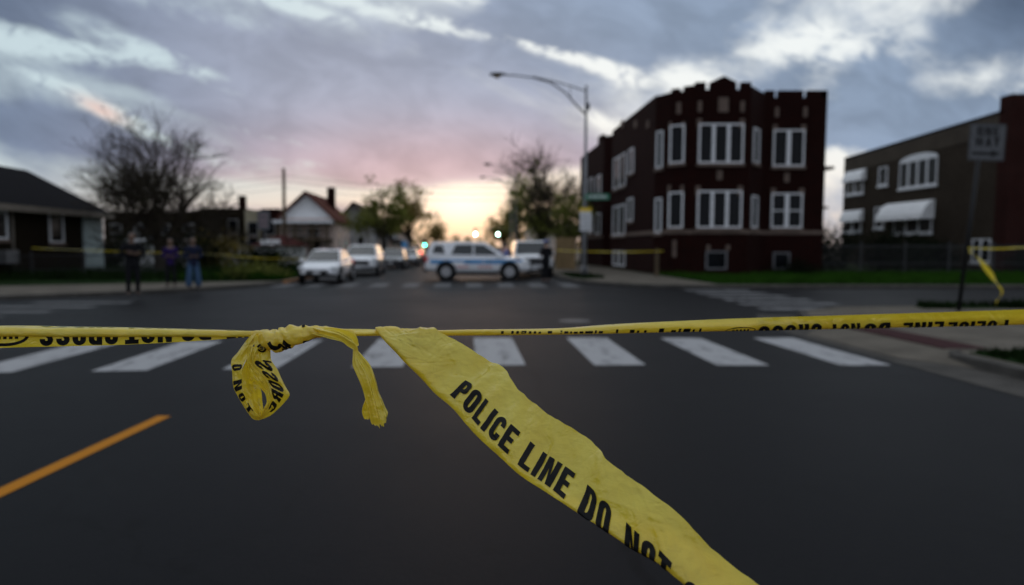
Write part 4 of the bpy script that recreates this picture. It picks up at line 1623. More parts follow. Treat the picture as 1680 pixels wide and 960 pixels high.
def glyph(ch):
    w = .53
    s, b = ST_, BR_
    if ch == 'O':
        return w, [[_round(0, w, 0, 1, w / 2, .26), _round(s, w - s, b, 1 - b, w / 2 - s, .13)]]
    if ch == 'D':
        return w, [[_round(0, w, 0, 1, .26, .26, False), _round(s, w - s, b, 1 - b, .08, .13, False)]]
    if ch == 'P':
        return w, [[[(0, 0), (0, 1)] + _arc(w - .22, .78, .22, .22, 90, 0) + _arc(w - .22, .62, .22, .22, 0, -90) + [(s, .40), (s, 0)],
                    _round(s, w - s, .40 + b * .95, 1 - b, .07, .10, False)]]
    if ch == 'R':
        return w, [[[(0, 0), (0, 1)] + _arc(w - .22, .78, .22, .22, 90, 0) + _arc(w - .22, .66, .22, .2, 0, -55) + [(w, 0), (w - s * 1.08, 0), (s + .06, .42), (s, .42), (s, 0)],
                    _round(s, w - s, .42 + b * .9, 1 - b, .07, .09, False)]]
    if ch == 'L':
        return w * .92, [[[(0, 0), (w * .92, 0), (w * .92, b), (s, b), (s, 1), (0, 1)]]]
    if ch == 'I':
        return s, [[[(0, 0), (s, 0), (s, 1), (0, 1)]]]
    if ch == 'E':
        e = w * .92
        return e, [[[(0, 0), (e, 0), (e, b), (s, b), (s, .5 - b / 2), (e * .9, .5 - b / 2), (e * .9, .5 + b / 2), (s, .5 + b / 2), (s, 1 - b), (e, 1 - b), (e, 1), (0, 1)]]]
    if ch == 'N':
        return w * 1.06, [[[(0, 0), (s * .95, 0), (s * .95, .60), (w * 1.06 - s * 1.02, 0), (w * 1.06, 0), (w * 1.06, 1), (w * 1.06 - s * .95, 1), (w * 1.06 - s * .95, .42), (s * 1.02, 1), (0, 1)]]]
    if ch == 'T':
        return w, [[[(w / 2 - s / 2, 0), (w / 2 + s / 2, 0), (w / 2 + s / 2, 1 - b), (w, 1 - b), (w, 1), (0, 1), (0, 1 - b), (w / 2 - s / 2, 1 - b)]]]
    if ch == 'C':
        rx, h = w / 2 - s / 2, s / 2
        path = [(w - h, .66), (w - h, .72)] + _arc(w / 2, .74, rx, .26 - h, 0, 180, 10) + _arc(w / 2, .26, rx, .26 - h, 180, 360, 10) + [(w - h, .28), (w - h, .34)]
        return w, [[_stroke(path, s)]]
    if ch == 'S':
        rx, h = w / 2 - s / 2, s / 2
        path = [(w - h, .70)] + _arc(w / 2, .745, rx, .255 - h, 0, 180, 9) + [(h + .03, .62), (w / 2, .5), (w - h - .03, .38)] + _arc(w / 2, .255, rx, .255 - h, 0, -180, 9) + [(h, .30)]
        return w, [[_stroke(path, s * .98)]]
    if ch == 'A':
        return w, [[[(0, 0), (s * .9, 0), (s * .9 + .035, .2), (w - s * .9 - .035, .2), (w - s * .9, 0), (w, 0), (w * .66, 1), (w * .34, 1)],
                    [(s + .06, .34), (w - s - .06, .34), (w / 2, .78)]]]
    if ch == 'W':
        W_ = .72
        return W_, [[[(.12, 0), (.28, 0), (W_ / 2, .62), (W_ - .28, 0), (W_ - .12, 0), (W_, 1), (W_ - .15, 1), (W_ - .20, .42), (W_ / 2 + .06, 1), (W_ / 2 - .06, 1), (.20, .42), (.15, 1), (0, 1)]]]
    if ch == 'Y':
        return w, [[[(w / 2 - s / 2, 0), (w / 2 + s / 2, 0), (w / 2 + s / 2, .42), (w, 1), (w - s, 1), (w / 2, .62), (s, 1), (0, 1), (w / 2 - s / 2, .42)]]]
    return .34, []


def text_bm(txt, cap, cut=None, gap=.11, sx=1.0):
    """flat lettering in the xy plane, cap height 'cap', sliced so that it can be bent"""
    bm = BM()
    x = 0
    for ch in txt:
        w, polys = glyph(ch)
        for loops in polys:
            pts = [[Vector(((x + p[0]) * cap * sx, p[1] * cap, 0)) for p in lp] for lp in loops]
            flat = [p for lp in pts for p in lp]
            vs = [bm.verts.new(p) for p in flat]
            for tri in tessellate_polygon(pts):
                if len({tuple(flat[i]) for i in tri}) == 3:
                    try:
                        bm.faces.new([vs[i] for i in tri])
                    except ValueError:
                        pass
        x += w + gap
    if cut:
        L = x * cap * sx
        for k in range(1, int(L / cut) + 1):
            bmesh.ops.bisect_plane(bm, geom=bm.verts[:] + bm.edges[:] + bm.faces[:], plane_co=(k * cut, 0, 0), plane_no=(1, 0, 0))
        for k in range(1, int(cap / cut) + 1):
            bmesh.ops.bisect_plane(bm, geom=bm.verts[:] + bm.edges[:] + bm.faces[:], plane_co=(0, k * cut, 0), plane_no=(0, 1, 0))
    return bm, x * cap * sx


def add_mapped(dst, src, f, mi=1):
    """copy the flat mesh src into dst through the map f(x, y)"""
    src.verts.ensure_lookup_table()
    vm = [dst.verts.new(f(v.co.x, v.co.y)) for v in src.verts]
    for i, v in enumerate(src.verts):
        v.index = i
    for fc in src.faces:
        try:
            nf = dst.faces.new([vm[v.index] for v in fc.verts])
            nf.material_index = mi
        except ValueError:
            pass
    src.free()


# ------------------------------------------------------------------ one way sign on its leaning post
def one_way():
    f0 = G(1572, 510, .13)
    Y = f0.y
    t = thing('one_way_sign', 'leaning dark post with a white ONE WAY sign and right pointing arrow', 'street sign', (f0.x, Y, .13))
    top = P(1613, 203, Y) - f0
    bm = BM(); tube(bm, [(0, 0, -.1), (top.x, 0, top.z)], .042, 8); obj('post', bm, M_BLACKP, t)
    w, h = .76, .80
    bm = BM()
    c = [(-w / 2, -h / 2), (w / 2, -h / 2), (w / 2, h / 2), (-w / 2, h / 2)]
    r = .05
    poly = []
    for (sx, sy, a) in ((1, 1, 0), (-1, 1, 90), (-1, -1, 180), (1, -1, 270)):
        for i in range(5):
            an = R(a + 90 * i / 4)
            poly.append((sx * (w / 2 - r) + r * math.cos(an), sy * (h / 2 - r) + r * math.sin(an)))
    fr = [bm.verts.new((p[0], -.050, p[1])) for p in poly]; bk = [bm.verts.new((p[0], -.044, p[1])) for p in poly]
    bm.faces.new(fr); bm.faces.new(bk[::-1])
    for i in range(len(poly)):
        bm.faces.new((fr[i], bk[i], bk[(i + 1) % len(poly)], fr[(i + 1) % len(poly)]))
    ctr = P(1617, 234, Y) - f0
    M = Matrix.Translation((ctr.x, 0, ctr.z)) @ Matrix.Rotation(R(2.0), 4, 'Y') @ Matrix.Rotation(R(-4), 4, 'Z')
    bmesh.ops.transform(bm, matrix=M, verts=bm.verts)
    pn = obj('sign_panel', bm, M_SIGNOLD, t)
    for txt, z, cap in (('ONE', .135, .20), ('WAY', -.09, .20)):
        bm = BM()
        tb, L = text_bm(txt, cap, sx=1.28, gap=.13)
        add_mapped(bm, tb, lambda x, y, L=L, z=z: Vector((x - L / 2 + .02, -.053, y + z)), 0)
        bmesh.ops.transform(bm, matrix=M, verts=bm.verts)
        obj('lettering', bm, M_BLACKP, pn, recalc=False)
    ar = [(-.30, -.275), (.10, -.275), (.10, -.325), (.31, -.245), (.10, -.165), (.10, -.215), (-.30, -.215)]
    bm = BM()
    bm.faces.new([bm.verts.new((p[0], -.053, p[1])) for p in ar])
    bmesh.ops.transform(bm, matrix=M, verts=bm.verts)
    obj('arrow', bm, M_BLACKP, pn, recalc=False)
    bm = BM()
    for i in range(len(poly)):
        a, b = Vector(poly[i]), Vector(poly[(i + 1) % len(poly)])
        bm.faces.new([bm.verts.new((k.x * s, -.053, k.y * s)) for k, s in ((a, .965), (b, .965), (b, .93), (a, .93))])
    bmesh.ops.transform(bm, matrix=M, verts=bm.verts)
    obj('border', bm, M_BLACKP, pn, recalc=False)
    return t


one_way()


# ------------------------------------------------------------------ vehicles
def vehicle(name, label, cat, loc, rz, paint, s, group=None, livery=False, roof_bar=False, tail_on=False):
    t = thing(name, label, cat, loc, rz, group)
    # body
    bm = BM()
    rings = []
    for x, zb, zt, hw in s['low']:
        h = zt - zb
        half = [(hw * .82, zb), (hw * .97, zb + .10 * h), (hw, zb + .45 * h), (hw * .985, zb + .78 * h), (hw * .90, zt - .01), (hw * .5, zt + .03)]
        rings.append([bm.verts.new((x, y, z)) for y, z in half] + [bm.verts.new((x, -y, z)) for y, z in half[::-1]])
    n = len(rings[0])
    for a, b in zip(rings[:-1], rings[1:]):
        for i in range(n):
            bm.faces.new((a[i], a[(i + 1) % n], b[(i + 1) % n], b[i]))
    bm.faces.new(rings[0]); bm.faces.new(rings[-1][::-1])
    body = obj('body', bm, paint, t, smooth=True)
    md = body.modifiers.new('s', 'SUBSURF'); md.levels = 2; md.render_levels = 2
    # cabin
    zb, zt, xrb, xfb, xrt, xft, wb, wt = s['cab']
    bm = BM()
    st = [(xrb, zb, wb), (xrt, zt - .03, wt), ((xrt + xft) / 2, zt, wt), (xft, zt - .04, wt), (xfb, zb, wb)]
    L_ = [bm.verts.new((x, w, z)) for x, z, w in st]; R_ = [bm.verts.new((x, -w, z)) for x, z, w in st]
    for i in range(4):
        bm.faces.new((L_[i], L_[i + 1], R_[i + 1], R_[i]))
    bm.faces.new(L_); bm.faces.new(R_[::-1]); bm.faces.new((L_[0], R_[0], R_[4], L_[4]))
    cab = obj('cabin', bm, paint, t)
    md = cab.modifiers.new('b', 'BEVEL'); md.width = .07; md.segments = 3

    def side(x, z, sg, off):
        f = (z - zb) / (zt - zb)
        return Vector((x, sg * (wb + (wt - wb) * f + off), z))
    for sg in (-1, 1):
        for poly in s['win']:
            bm = BM()
            fr = [bm.verts.new(side(x, z, sg, .012)) for x, z in poly]; bk = [bm.verts.new(side(x, z, sg, -.02)) for x, z in poly]
            bm.faces.new(fr); bm.faces.new(bk[::-1])
            for i in range(len(poly)):
                bm.faces.new((fr[i], bk[i], bk[(i + 1) % len(poly)], fr[(i + 1) % len(poly)]))
            obj('side_window', bm, M_GLASS_C, t)
    for nm, xb, xt in (('windscreen', xfb, xft), ('rear_window', xrb, xrt)):
        bm = BM()
        sgn = 1 if nm == 'windscreen' else -1
        pts = []
        for f, ww in ((.08, .92), (.90, .92)):
            x = xb + (xt - xb) * f; z = zb + (zt - .04 - zb) * f; w = (wb + (wt - wb) * f) * ww
            pts.append((x, z, w))
        nv = Vector((zt - zb, 0, -(xt - xb) * 1.0)).normalized() * .014 * 1
        nv = Vector((abs(nv.x) * sgn, 0, abs(nv.z)))
        q = [(pts[0][0], pts[0][2], pts[0][1]), (pts[0][0], -pts[0][2], pts[0][1]), (pts[1][0], -pts[1][2], pts[1][1]), (pts[1][0], pts[1][2], pts[1][1])]
        fr = [bm.verts.new(Vector(k) + nv) for k in q]; bk = [bm.verts.new(Vector(k) - nv) for k in q]
        bm.faces.new(fr); bm.faces.new(bk[::-1])
        for i in range(4):
            bm.faces.new((fr[i], bk[i], bk[(i + 1) % 4], fr[(i + 1) % 4]))
        obj(nm, bm, M_GLASS_C, t)
    # wheels
    r = s['wr']
    for wx in s['wx']:
        for sg in (-1, 1):
            hw = s['hw']
            bm = BM(); disc_cyl(bm, (wx, sg * (hw - .055), r + .04), (0, 1, 0), r * 1.20, .14, 24); obj('wheel_arch', bm, M_BLACKP, t)
            bm = BM()
            tube(bm, [(wx, sg * (hw - .16), r), (wx, sg * (hw - .14), r), (wx, sg * (hw + .015), r), (wx, sg * (hw + .03), r)], [r * .93, r, r, r * .93], 24)
            wh = obj('wheel', bm, M_RUBBER, t)
            bm = BM()
            disc_cyl(bm, (wx, sg * (hw + .028), r), (0, 1, 0), r * .60, .02, 20)
            for k in range(5):
                a = k * 1.2566
                q = Vector((math.cos(a), 0, math.sin(a)))
                tube(bm, [Vector((wx, sg * (hw + .042), r)) + q * .04, Vector((wx, sg * (hw + .042), r)) + q * r * .56], [.035, .025], 6)
            obj('rim', bm, M_ALLOY, wh)
    fx, rx = s['low'][-1][0], s['low'][0][0]
    zl = s['lamp_z']
    lw = s['hw'] * .86
    for sg in (-1, 1):
        bm = BM(); ball(bm, (fx - .20, sg * (lw - .10), zl), .12, 1.25, 1.45, .75); obj('headlight', bm, M_HEADL, t)
        bm = BM(); ball(bm, (rx + .10, sg * (lw - .02), s['tail_z']), .12, .9, .9, 1.5); obj('tail_light', bm, M_TAILON if tail_on else M_TAILR, t)
        bm = BM(); ball(bm, (xfb - .42, sg * (s['hw'] + .10), zb + .06), .11, .7, 1.1, .75); tube(bm, [(xfb - .42, sg * (s['hw'] - .08), zb), (xfb - .42, sg * (s['hw'] + .06), zb + .04)], .03, 6); obj('wing_mirror', bm, paint, t)
        bm = BM()
        for x in s['handles']:
            box(bm, x, x + .16, sg * (s['hw'] + .002) - .02, sg * (s['hw'] + .002) + .02, zb - .20, zb - .165)
        obj('door_handle', bm, paint if not livery else M_BLACKP, t)
    g = s['grille']
    bm = BM()
    for k in range(4):
        z = g[0] + (g[1] - g[0]) * k / 4
        box(bm, fx - .12, fx + .012, -g[2], g[2], z, z + (g[1] - g[0]) / 4 - .012)
    obj('grille', bm, M_BLACKP, t)
    bm = BM()
    box(bm, fx - .18, fx + .03, -s['hw'] * .80, s['hw'] * .80, .30, .42); obj('bumper', bm, M_BLACKP, t)
    bm = BM(); box(bm, rx - .03, rx + .18, -s['hw'] * .80, s['hw'] * .80, .40, .54); obj('bumper', bm, M_BLACKP, t)
    bm = BM(); box(bm, fx + .031, fx + .04, -.15, .15, .42, .53); obj('licence_plate', bm, M_SIGNW, t)
    for sg in (-1, 1):
        bm = BM(); box(bm, s['wx'][0] + r * 1.25, s['wx'][1] - r * 1.25, sg * s['hw'] * .94 - .04, sg * s['hw'] * .94 + .04, .24, .36); obj('sill_trim', bm, M_BLACKP, t)
    if livery:
        for sg in (-1, 1):
            y = sg * (s['hw'] + .006)
            ym = sg * (s['hw'] - .02)
            bm = BM()
            xs = [-2.2, -1.6, -.6, .6, 1.5, 2.1]
            ins = [.07, .026, .008, .006, .028, .075]
            for (a, ia), (b, ib) in zip(list(zip(xs, ins))[:-1], list(zip(xs, ins))[1:]):
                if any(abs((a + b) / 2 - wx) < .35 for wx in s['wx']):
                    z0 = .86
                else:
                    z0 = .76
                ya, yb = sg * (s['hw'] + .012 - ia), sg * (s['hw'] + .012 - ib)
                q = [(a, ya, z0), (b, yb, z0), (b, yb, .96), (a, ya, .96)]
                bm.faces.new([bm.verts.new(k) for k in q])
            obj('livery_stripe', bm, M_BLUE, t)
            bm = BM()
            rnd = random.Random(3)
            for x0, x1 in ((-.95, -.42), (.05, .65)):
                x = x0
                while x < x1:
                    w = rnd.uniform(.04, .08)
                    box(bm, x, x + w, y - .003 if sg > 0 else y - .004, y + .004 if sg > 0 else y + .003, .58, .66)
                    x += w + .03
            obj('lettering', bm, M_REDL, t)
            bm = BM(); box(bm, 1.78, 1.98, sg * (s['hw'] - .075), sg * (s['hw'] - .012), .98, 1.03); obj('marker_lamp', bm, M_AMBER, t)
            bm = BM()
            ring = [((.085 if k % 2 == 0 else .04) * math.cos(R(90 + k * 36)), (.085 if k % 2 == 0 else .04) * math.sin(R(90 + k * 36))) for k in range(10)]
            bm.faces.new([bm.verts.new((.30 + p[0], sg * (s['hw'] + .016), .86 + p[1])) for p in ring])
            obj('star_emblem', bm, M_SIGNW, t, recalc=False)
    if roof_bar:
        bm = BM(); box(bm, xft - .75, xft - .45, -wt * .8, wt * .8, zt + .02, zt + .11); obj('light_bar', bm, M_BLACKP, t)
    return t


SUV = dict(low=[(-2.50, .52, .98, .78), (-2.42, .40, 1.10, .92), (-1.9, .34, 1.14, .985), (-.6, .32, 1.13, 1.0), (.6, .32, 1.12, 1.0), (1.2, .32, 1.10, .99), (1.9, .34, 1.05, .97), (2.34, .38, .95, .90), (2.52, .46, .74, .74)],
           cab=(1.06, 1.79, -2.40, 1.38, -2.16, .38, .93, .74),
           win=[[(-2.12, 1.26), (-1.50, 1.22), (-1.62, 1.62), (-1.98, 1.62)], [(-1.22, 1.20), (-.22, 1.18), (-.22, 1.66), (-1.02, 1.64)], [(-.14, 1.18), (.98, 1.17), (.34, 1.62), (-.14, 1.66)]],
           wr=.39, wx=(-1.45, 1.50), hw=1.0, lamp_z=.86, tail_z=.98, handles=(-.52, .50), grille=(.60, .84, .55))
SUV_LOW = dict(SUV, cab=(1.05, 1.69, -2.36, 1.48, -1.98, .36, .92, .68), win=[[(-2.0, 1.24), (-1.50, 1.21), (-1.60, 1.52), (-1.86, 1.52)], [(-1.22, 1.18), (-.22, 1.16), (-.22, 1.56), (-1.04, 1.55)], [(-.14, 1.16), (1.02, 1.15), (.32, 1.53), (-.14, 1.56)]])
SEDAN = dict(low=[(-2.25, .45, .86, .68), (-2.15, .34, .98, .80), (-1.5, .26, 1.0, .87), (-.3, .24, .96, .885), (.7, .24, .94, .885), (1.4, .26, .88, .87), (1.95, .30, .78, .80), (2.22, .38, .62, .64)],
             cab=(.90, 1.46, -1.75, 1.15, -1.05, .15, .80, .60),
             win=[[(-1.45, 1.0), (-.42, .98), (-.42, 1.36), (-.98, 1.35)], [(-.34, .98), (.86, .98), (.18, 1.34), (-.34, 1.37)]],
             wr=.32, wx=(-1.35, 1.35), hw=.885, lamp_z=.66, tail_z=.82, handles=(-.62, .36), grille=(.42, .60, .45))
TRUCK = dict(low=[(-2.75, .56, 1.05, .90), (-2.70, .46, 1.18, .98), (-1.9, .42, 1.20, 1.0), (-.6, .40, 1.20, 1.01), (.8, .40, 1.20, 1.01), (1.4, .40, 1.19, 1.0), (2.2, .42, 1.16, .99), (2.62, .46, 1.10, .95), (2.72, .52, .96, .86)],
             cab=(1.14, 1.90, -2.55, 1.45, -2.35, .75, .95, .78),
             win=[[(-2.2, 1.32), (-1.4, 1.30), (-1.4, 1.74), (-2.1, 1.74)], [(-1.25, 1.30), (-.2, 1.28), (-.2, 1.76), (-1.2, 1.75)], [(-.1, 1.28), (1.12, 1.26), (.66, 1.72), (-.1, 1.77)]],
             wr=.40, wx=(-1.6, 1.65), hw=1.01, lamp_z=.96, tail_z=1.0, handles=(-.55, .5), grille=(.66, 1.0, .62))

vehicle('police_suv', 'white police suv with blue side stripe parked broadside across the street', 'police car', (.40, 32.7, 0), R(-2), M_CARW, SUV, None, True)
vehicle('police_truck', 'white police vehicle facing the camera half hidden behind the broadside suv', 'police car', (3.28, 37.2, 0), R(-90), M_CARW, TRUCK)
vehicle('parked_car', 'white sedan parked first at the left kerb facing the junction', 'car', (-6.35, 30.6, 0), R(-90), M_CARW, SEDAN, 'cars parked along the left kerb')
vehicle('parked_car', 'white suv parked second behind the white sedan', 'car', (-5.95, 38.6, 0), R(-88), M_CARW, SUV_LOW, 'cars parked along the left kerb')
vehicle('parked_car', 'dark grey sedan parked third behind the white suv', 'car', (-5.35, 48.5, 0), R(-90), M_CARD, SEDAN, 'cars parked along the left kerb')
vehicle('parked_car', 'far dark suv with a lit red tail lamp', 'car', (-5.35, 66, 0), R(90), M_CARD, SUV, 'cars parked along the left kerb', tail_on=True)
vehicle('parked_car', 'far silver sedan nearly hidden by the rear of the police suv', 'car', (-5.0, 56.5, 0), R(-90), M_CARS, SEDAN, 'cars parked along the left kerb')


# ------------------------------------------------------------------ people
def skin_mesh(name, chains, m, parent, sub=2):
    """chains: lists of (xyz, (rx, ry)); the first point of a later chain may repeat an earlier point"""
    me = bpy.data.meshes.new(name)
    verts, rads, edges, idx = [], [], [], {}
    for ch in chains:
        prev = None
        for p, r in ch:
            k = tuple(round(c, 4) for c in p)
            if k not in idx:
                idx[k] = len(verts)
                verts.append(p); rads.append(r if isinstance(r, tuple) else (r, r))
            i = idx[k]
            if prev is not None and (prev, i) not in edges:
                edges.append((prev, i))
            prev = i
    me.from_pydata(verts, edges, [])
    tmp = bpy.data.objects.new('tmp', me)
    COL.objects.link(tmp)
    tmp.modifiers.new('skin', 'SKIN').use_smooth_shade = True
    lay = me.skin_vertices[0].data
    for i, r in enumerate(rads):
        lay[i].radius = r
        lay[i].use_root = (i == 0)
    sb = tmp.modifiers.new('sub', 'SUBSURF'); sb.levels = sub; sb.render_levels = sub
    dg = bpy.context.evaluated_depsgraph_get()
    out = bpy.data.meshes.new_from_object(tmp.evaluated_get(dg))
    bpy.data.objects.remove(tmp)
    bm = BM(); bm.from_mesh(out)
    bpy.data.meshes.remove(out); bpy.data.meshes.remove(me)
    return bm


def person(label, loc, rz, height, top, legs, arms='down', skirt=None, hat=None, skin=M_SKIN, hair_long=False, wide=1.0, flare=0):
    t = thing('person', label, 'person', loc, rz)
    k = height / 1.76

    def S(p):
        return (p[0] * k * wide if False else p[0] * k, p[1] * k, p[2] * k)
    W_ = wide
    spine = [((0, 0, .96), (.155 * W_, .115)), ((0, .01, 1.14), (.135 * W_, .105)), ((0, .0, 1.32), (.165 * W_, .12)), ((0, .015, 1.44), (.12, .085)), ((0, .0, 1.53), (.055, .06)), ((0, -.015, 1.59), (.062, .07))]
    arm_paths = {}
    for sg in (-1, 1):
        sh = (sg * .185 * W_, .01, 1.41)
        if arms == 'down':
            el, wr, hd = (sg * .255 * W_, .03, 1.14), (sg * .25 * W_, -.06, .90), (sg * .245 * W_, -.09, .82)
        elif arms == 'folded':
            el, wr, hd = (sg * .25 * W_, -.06, 1.16), (-sg * .02, -.23, 1.20 + .02 * sg), (-sg * .10, -.22, 1.22 + .02 * sg)
        else:
            el, wr, hd = (sg * .25 * W_, .0, 1.14), (sg * .12, -.24, 1.12), (sg * .06, -.31, 1.15)
        arm_paths[sg] = (sh, el, wr, hd)
    body = [[(S(p), (r[0] * k, r[1] * k)) for p, r in spine]]
    for sg in (-1, 1):
        hp, kn, an, to = (sg * .095, 0, .90), (sg * .115, -.03, .50), (sg * .12, .03, .09), (sg * .14, -.15, .045)
        body.append([(S(spine[0][0]), .13 * k), (S(hp), .088 * k), (S(kn), .056 * k), (S(an), .038 * k), (S(to), .036 * k)])
        sh, el, wr, hd = arm_paths[sg]
        body.append([(S(spine[3][0]), .1 * k), (S(sh), .062 * k), (S(el), .042 * k), (S(wr), .028 * k), (S(hd), (.036 * k, .018 * k))])
    bm = skin_mesh('body', body, skin, t)
    # head with nose, ears, jaw; fingers
    ball(bm, S((0, -.02, 1.665)), .098 * k, .84, 1.0, 1.18, 20)
    ball(bm, S((0, -.045, 1.61)), .066 * k, .9, 1.0, .9)
    tube(bm, [S((0, -.112, 1.69)), S((0, -.138, 1.648))], [.011 * k, .017 * k], 6)
    for sg in (-1, 1):
        ball(bm, S((sg * .083, -.01, 1.66)), .026 * k, .4, .8, 1.2, 8)
        sh, el, wr, hd = arm_paths[sg]
        d = (Vector(hd) - Vector(wr)).normalized()
        b = d.cross(Vector((0, 1, 0) if abs(d.y) < .8 else (0, 0, 1))).normalized()
        for j, ln in enumerate((.070, .080, .074, .058)):
            q = Vector(hd) + b * (.026 - .0175 * j)
            tube(bm, [S(q), S(q + d * ln * .6), S(q + d * ln + Vector((0, -.02, 0)))], [.0095 * k, .009 * k, .007 * k], 6)
        q = Vector(wr).lerp(Vector(hd), .45) + b * .03
        tube(bm, [S(q), S(q + d * .035 + b * .022), S(q + d * .07 + b * .022)], [.012 * k, .011 * k, .008 * k], 6)
    bd = obj('body', bm, skin, t, smooth=True)
    bm = BM()
    for sg in (-1, 1):
        ball(bm, S((sg * .034, -.103, 1.678)), .012 * k, 1.2, .7, .7, 8)
    box(bm, -.026 * k, .026 * k, -.116 * k, -.100 * k, 1.605 * k, 1.613 * k)
    obj('facial_features', bm, M_HAIR, t)
    # clothes
    tc = [[(S(p), ((r[0] + .018) * k, (r[1] + .018) * k)) for p, r in [((0, 0, .80), (.165 * W_, .125)), ((0, 0, .88), (.17 * W_, .13))] + spine[:4]] + [(S((0, .01, 1.49)), (.07 * k, .068 * k))]]
    for sg in (-1, 1):
        sh, el, wr, hd = arm_paths[sg]
        tc.append([(S(spine[3][0]), .12 * k), (S(sh), .082 * k), (S(el), .060 * k), (S(wr), .043 * k)])
    bm = skin_mesh('jacket', tc, top, t)
    obj('jacket', bm, top, t, smooth=True)
    lg = []
    for sg in (-1, 1):
        lg.append([(S((0, 0, 1.06)), (.15 * W_ * k, .115 * k)), (S((0, 0, .96)), (.165 * W_ * k, .125 * k)), (S((sg * .095, 0, .86)), .108 * k), (S((sg * (.118 + flare * .2), -.03, .50)), (.078 + flare * .4) * k), (S((sg * (.122 + flare * .6), .02, .10)), (.062 + flare) * k)])
    if skirt:
        bm = BM()
        prof = [(.99, .150), (.85, .185), (.6, .20), (.3, .235), (.10, .27)]
        rings = []
        for z, r in prof:
            rings.append([bm.verts.new(S((r * math.cos(a) * (1 + .05 * math.sin(7 * a) * (1 - z)), r * .8 * math.sin(a) * (1 + .05 * math.sin(7 * a) * (1 - z)), z))) for a in [i * 2 * math.pi / 28 for i in range(28)]])
        for a, b in zip(rings[:-1], rings[1:]):
            for i in range(28):
                bm.faces.new((a[i], a[(i + 1) % 28], b[(i + 1) % 28], b[i]))
        obj('skirt', bm, skirt, t, smooth=True)
    else:
        bm = skin_mesh('trousers', lg, legs, t)
        obj('trousers', bm, legs, t, smooth=True)
    for sg in (-1, 1):
        bm = skin_mesh('shoe', [[(S((sg * .12, .05, .06)), .05 * k), (S((sg * .125, -.03, .055)), .052 * k), (S((sg * .14, -.16, .04)), (.05 * k, .036 * k)), (S((sg * .145, -.20, .035)), (.036 * k, .025 * k))]], M_SHOE, t)
        obj('shoe', bm, M_SHOE, t, smooth=True)
    if hat:
        bm = BM()
        tube(bm, [S((0, -.015, 1.715)), S((0, -.015, 1.75)), S((0, -.015, 1.80)), S((0, -.015, 1.81))], [.098 * k, .112 * k, .125 * k, .05 * k], 20)
        tube(bm, [S((0, -.06, 1.722)), S((0, -.06, 1.73))], [.10 * k, .10 * k], 16)
        obj('cap', bm, hat, t)
    bm = BM()
    ball(bm, S((0, .008, 1.69)), .104 * k, .88, 1.0, 1.12, 20)
    geom = [v for v in bm.verts if v.co.y < -.055 * k and v.co.z < 1.735 * k]
    bmesh.ops.delete(bm, geom=geom, context='VERTS')
    if hair_long:
        tube(bm, [S((0, .06, 1.68)), S((0, .085, 1.58)), S((0, .085, 1.46))], [.085 * k, .08 * k, .05 * k], 12)
    obj('hair', bm, M_HAIR, t, recalc=False)
    return t


p = G(219, 486, .13); person('man in black jacket with folded arms standing at the left kerb', (p.x, p.y, .13), R(35), 1.80, M_CLOTH_K, M_CLOTH_K, 'folded', wide=1.22)
p = G(281, 471, .13); person('slim person in purple top and dark trousers between the two other bystanders', (p.x, p.y, .13), R(20), 1.68, M_CLOTH_P, M_CLOTH_K, 'front', skin=M_SKIN)
p = G(318, 476, .13); person('woman in navy top and wide light denim trousers on the left pavement', (p.x, p.y, .13), R(30), 1.70, M_CLOTH_N, M_DENIM, 'front', hair_long=True, wide=1.12, flare=.07)
p = G(896, 463, 0); person('police officer in dark uniform and pale blue cap beside the white police truck', (p.x, p.y, 0), R(-150), 1.80, M_CLOTH_K, M_CLOTH_K, 'front', hat=M_CLOTH_B, skin=M_SKIN_L, wide=1.25)
p = P(834, 412, 34.9); person('light skinned person in grey blue shirt behind the bonnet of the police suv', (p.x - .25, 34.9, 0), R(150), 1.66, M_CLOTH_B, M_CLOTH_K, 'down', skin=M_SKIN_L)
p = P(852, 406, 35.6); person('light skinned person in a dark shirt between the two police vehicles', (1.95, 36.0, 0), R(-170), 1.76, M_CLOTH_N, M_CLOTH_K, 'down', skin=M_SKIN_L)
# ------------------------------------------------------------------ barrier tape
def cr(vals, u):
    """Catmull-Rom through a list of tuples"""
    n = len(vals)
    u = min(max(u, 0), n - 1)
    i = min(int(u), n - 2)
    f = u - i
    p0, p1, p2, p3 = (np.array(vals[max(0, min(n - 1, j))], float) for j in (i - 1, i, i + 1, i + 2))
    return .5 * ((2 * p1) + (-p0 + p2) * f + (2 * p0 - 5 * p1 + 4 * p2 - p3) * f * f + (-p0 + 3 * p1 - 3 * p2 + p3) * f ** 3)


def fbm(x, y, z, o=3):
    s, a = 0, 1
    for i in range(o):
        s += noise.noise(Vector((x, y, z))) * a
        x *= 2.1; y *= 2.1; z += 7.3; a *= .5
    return s


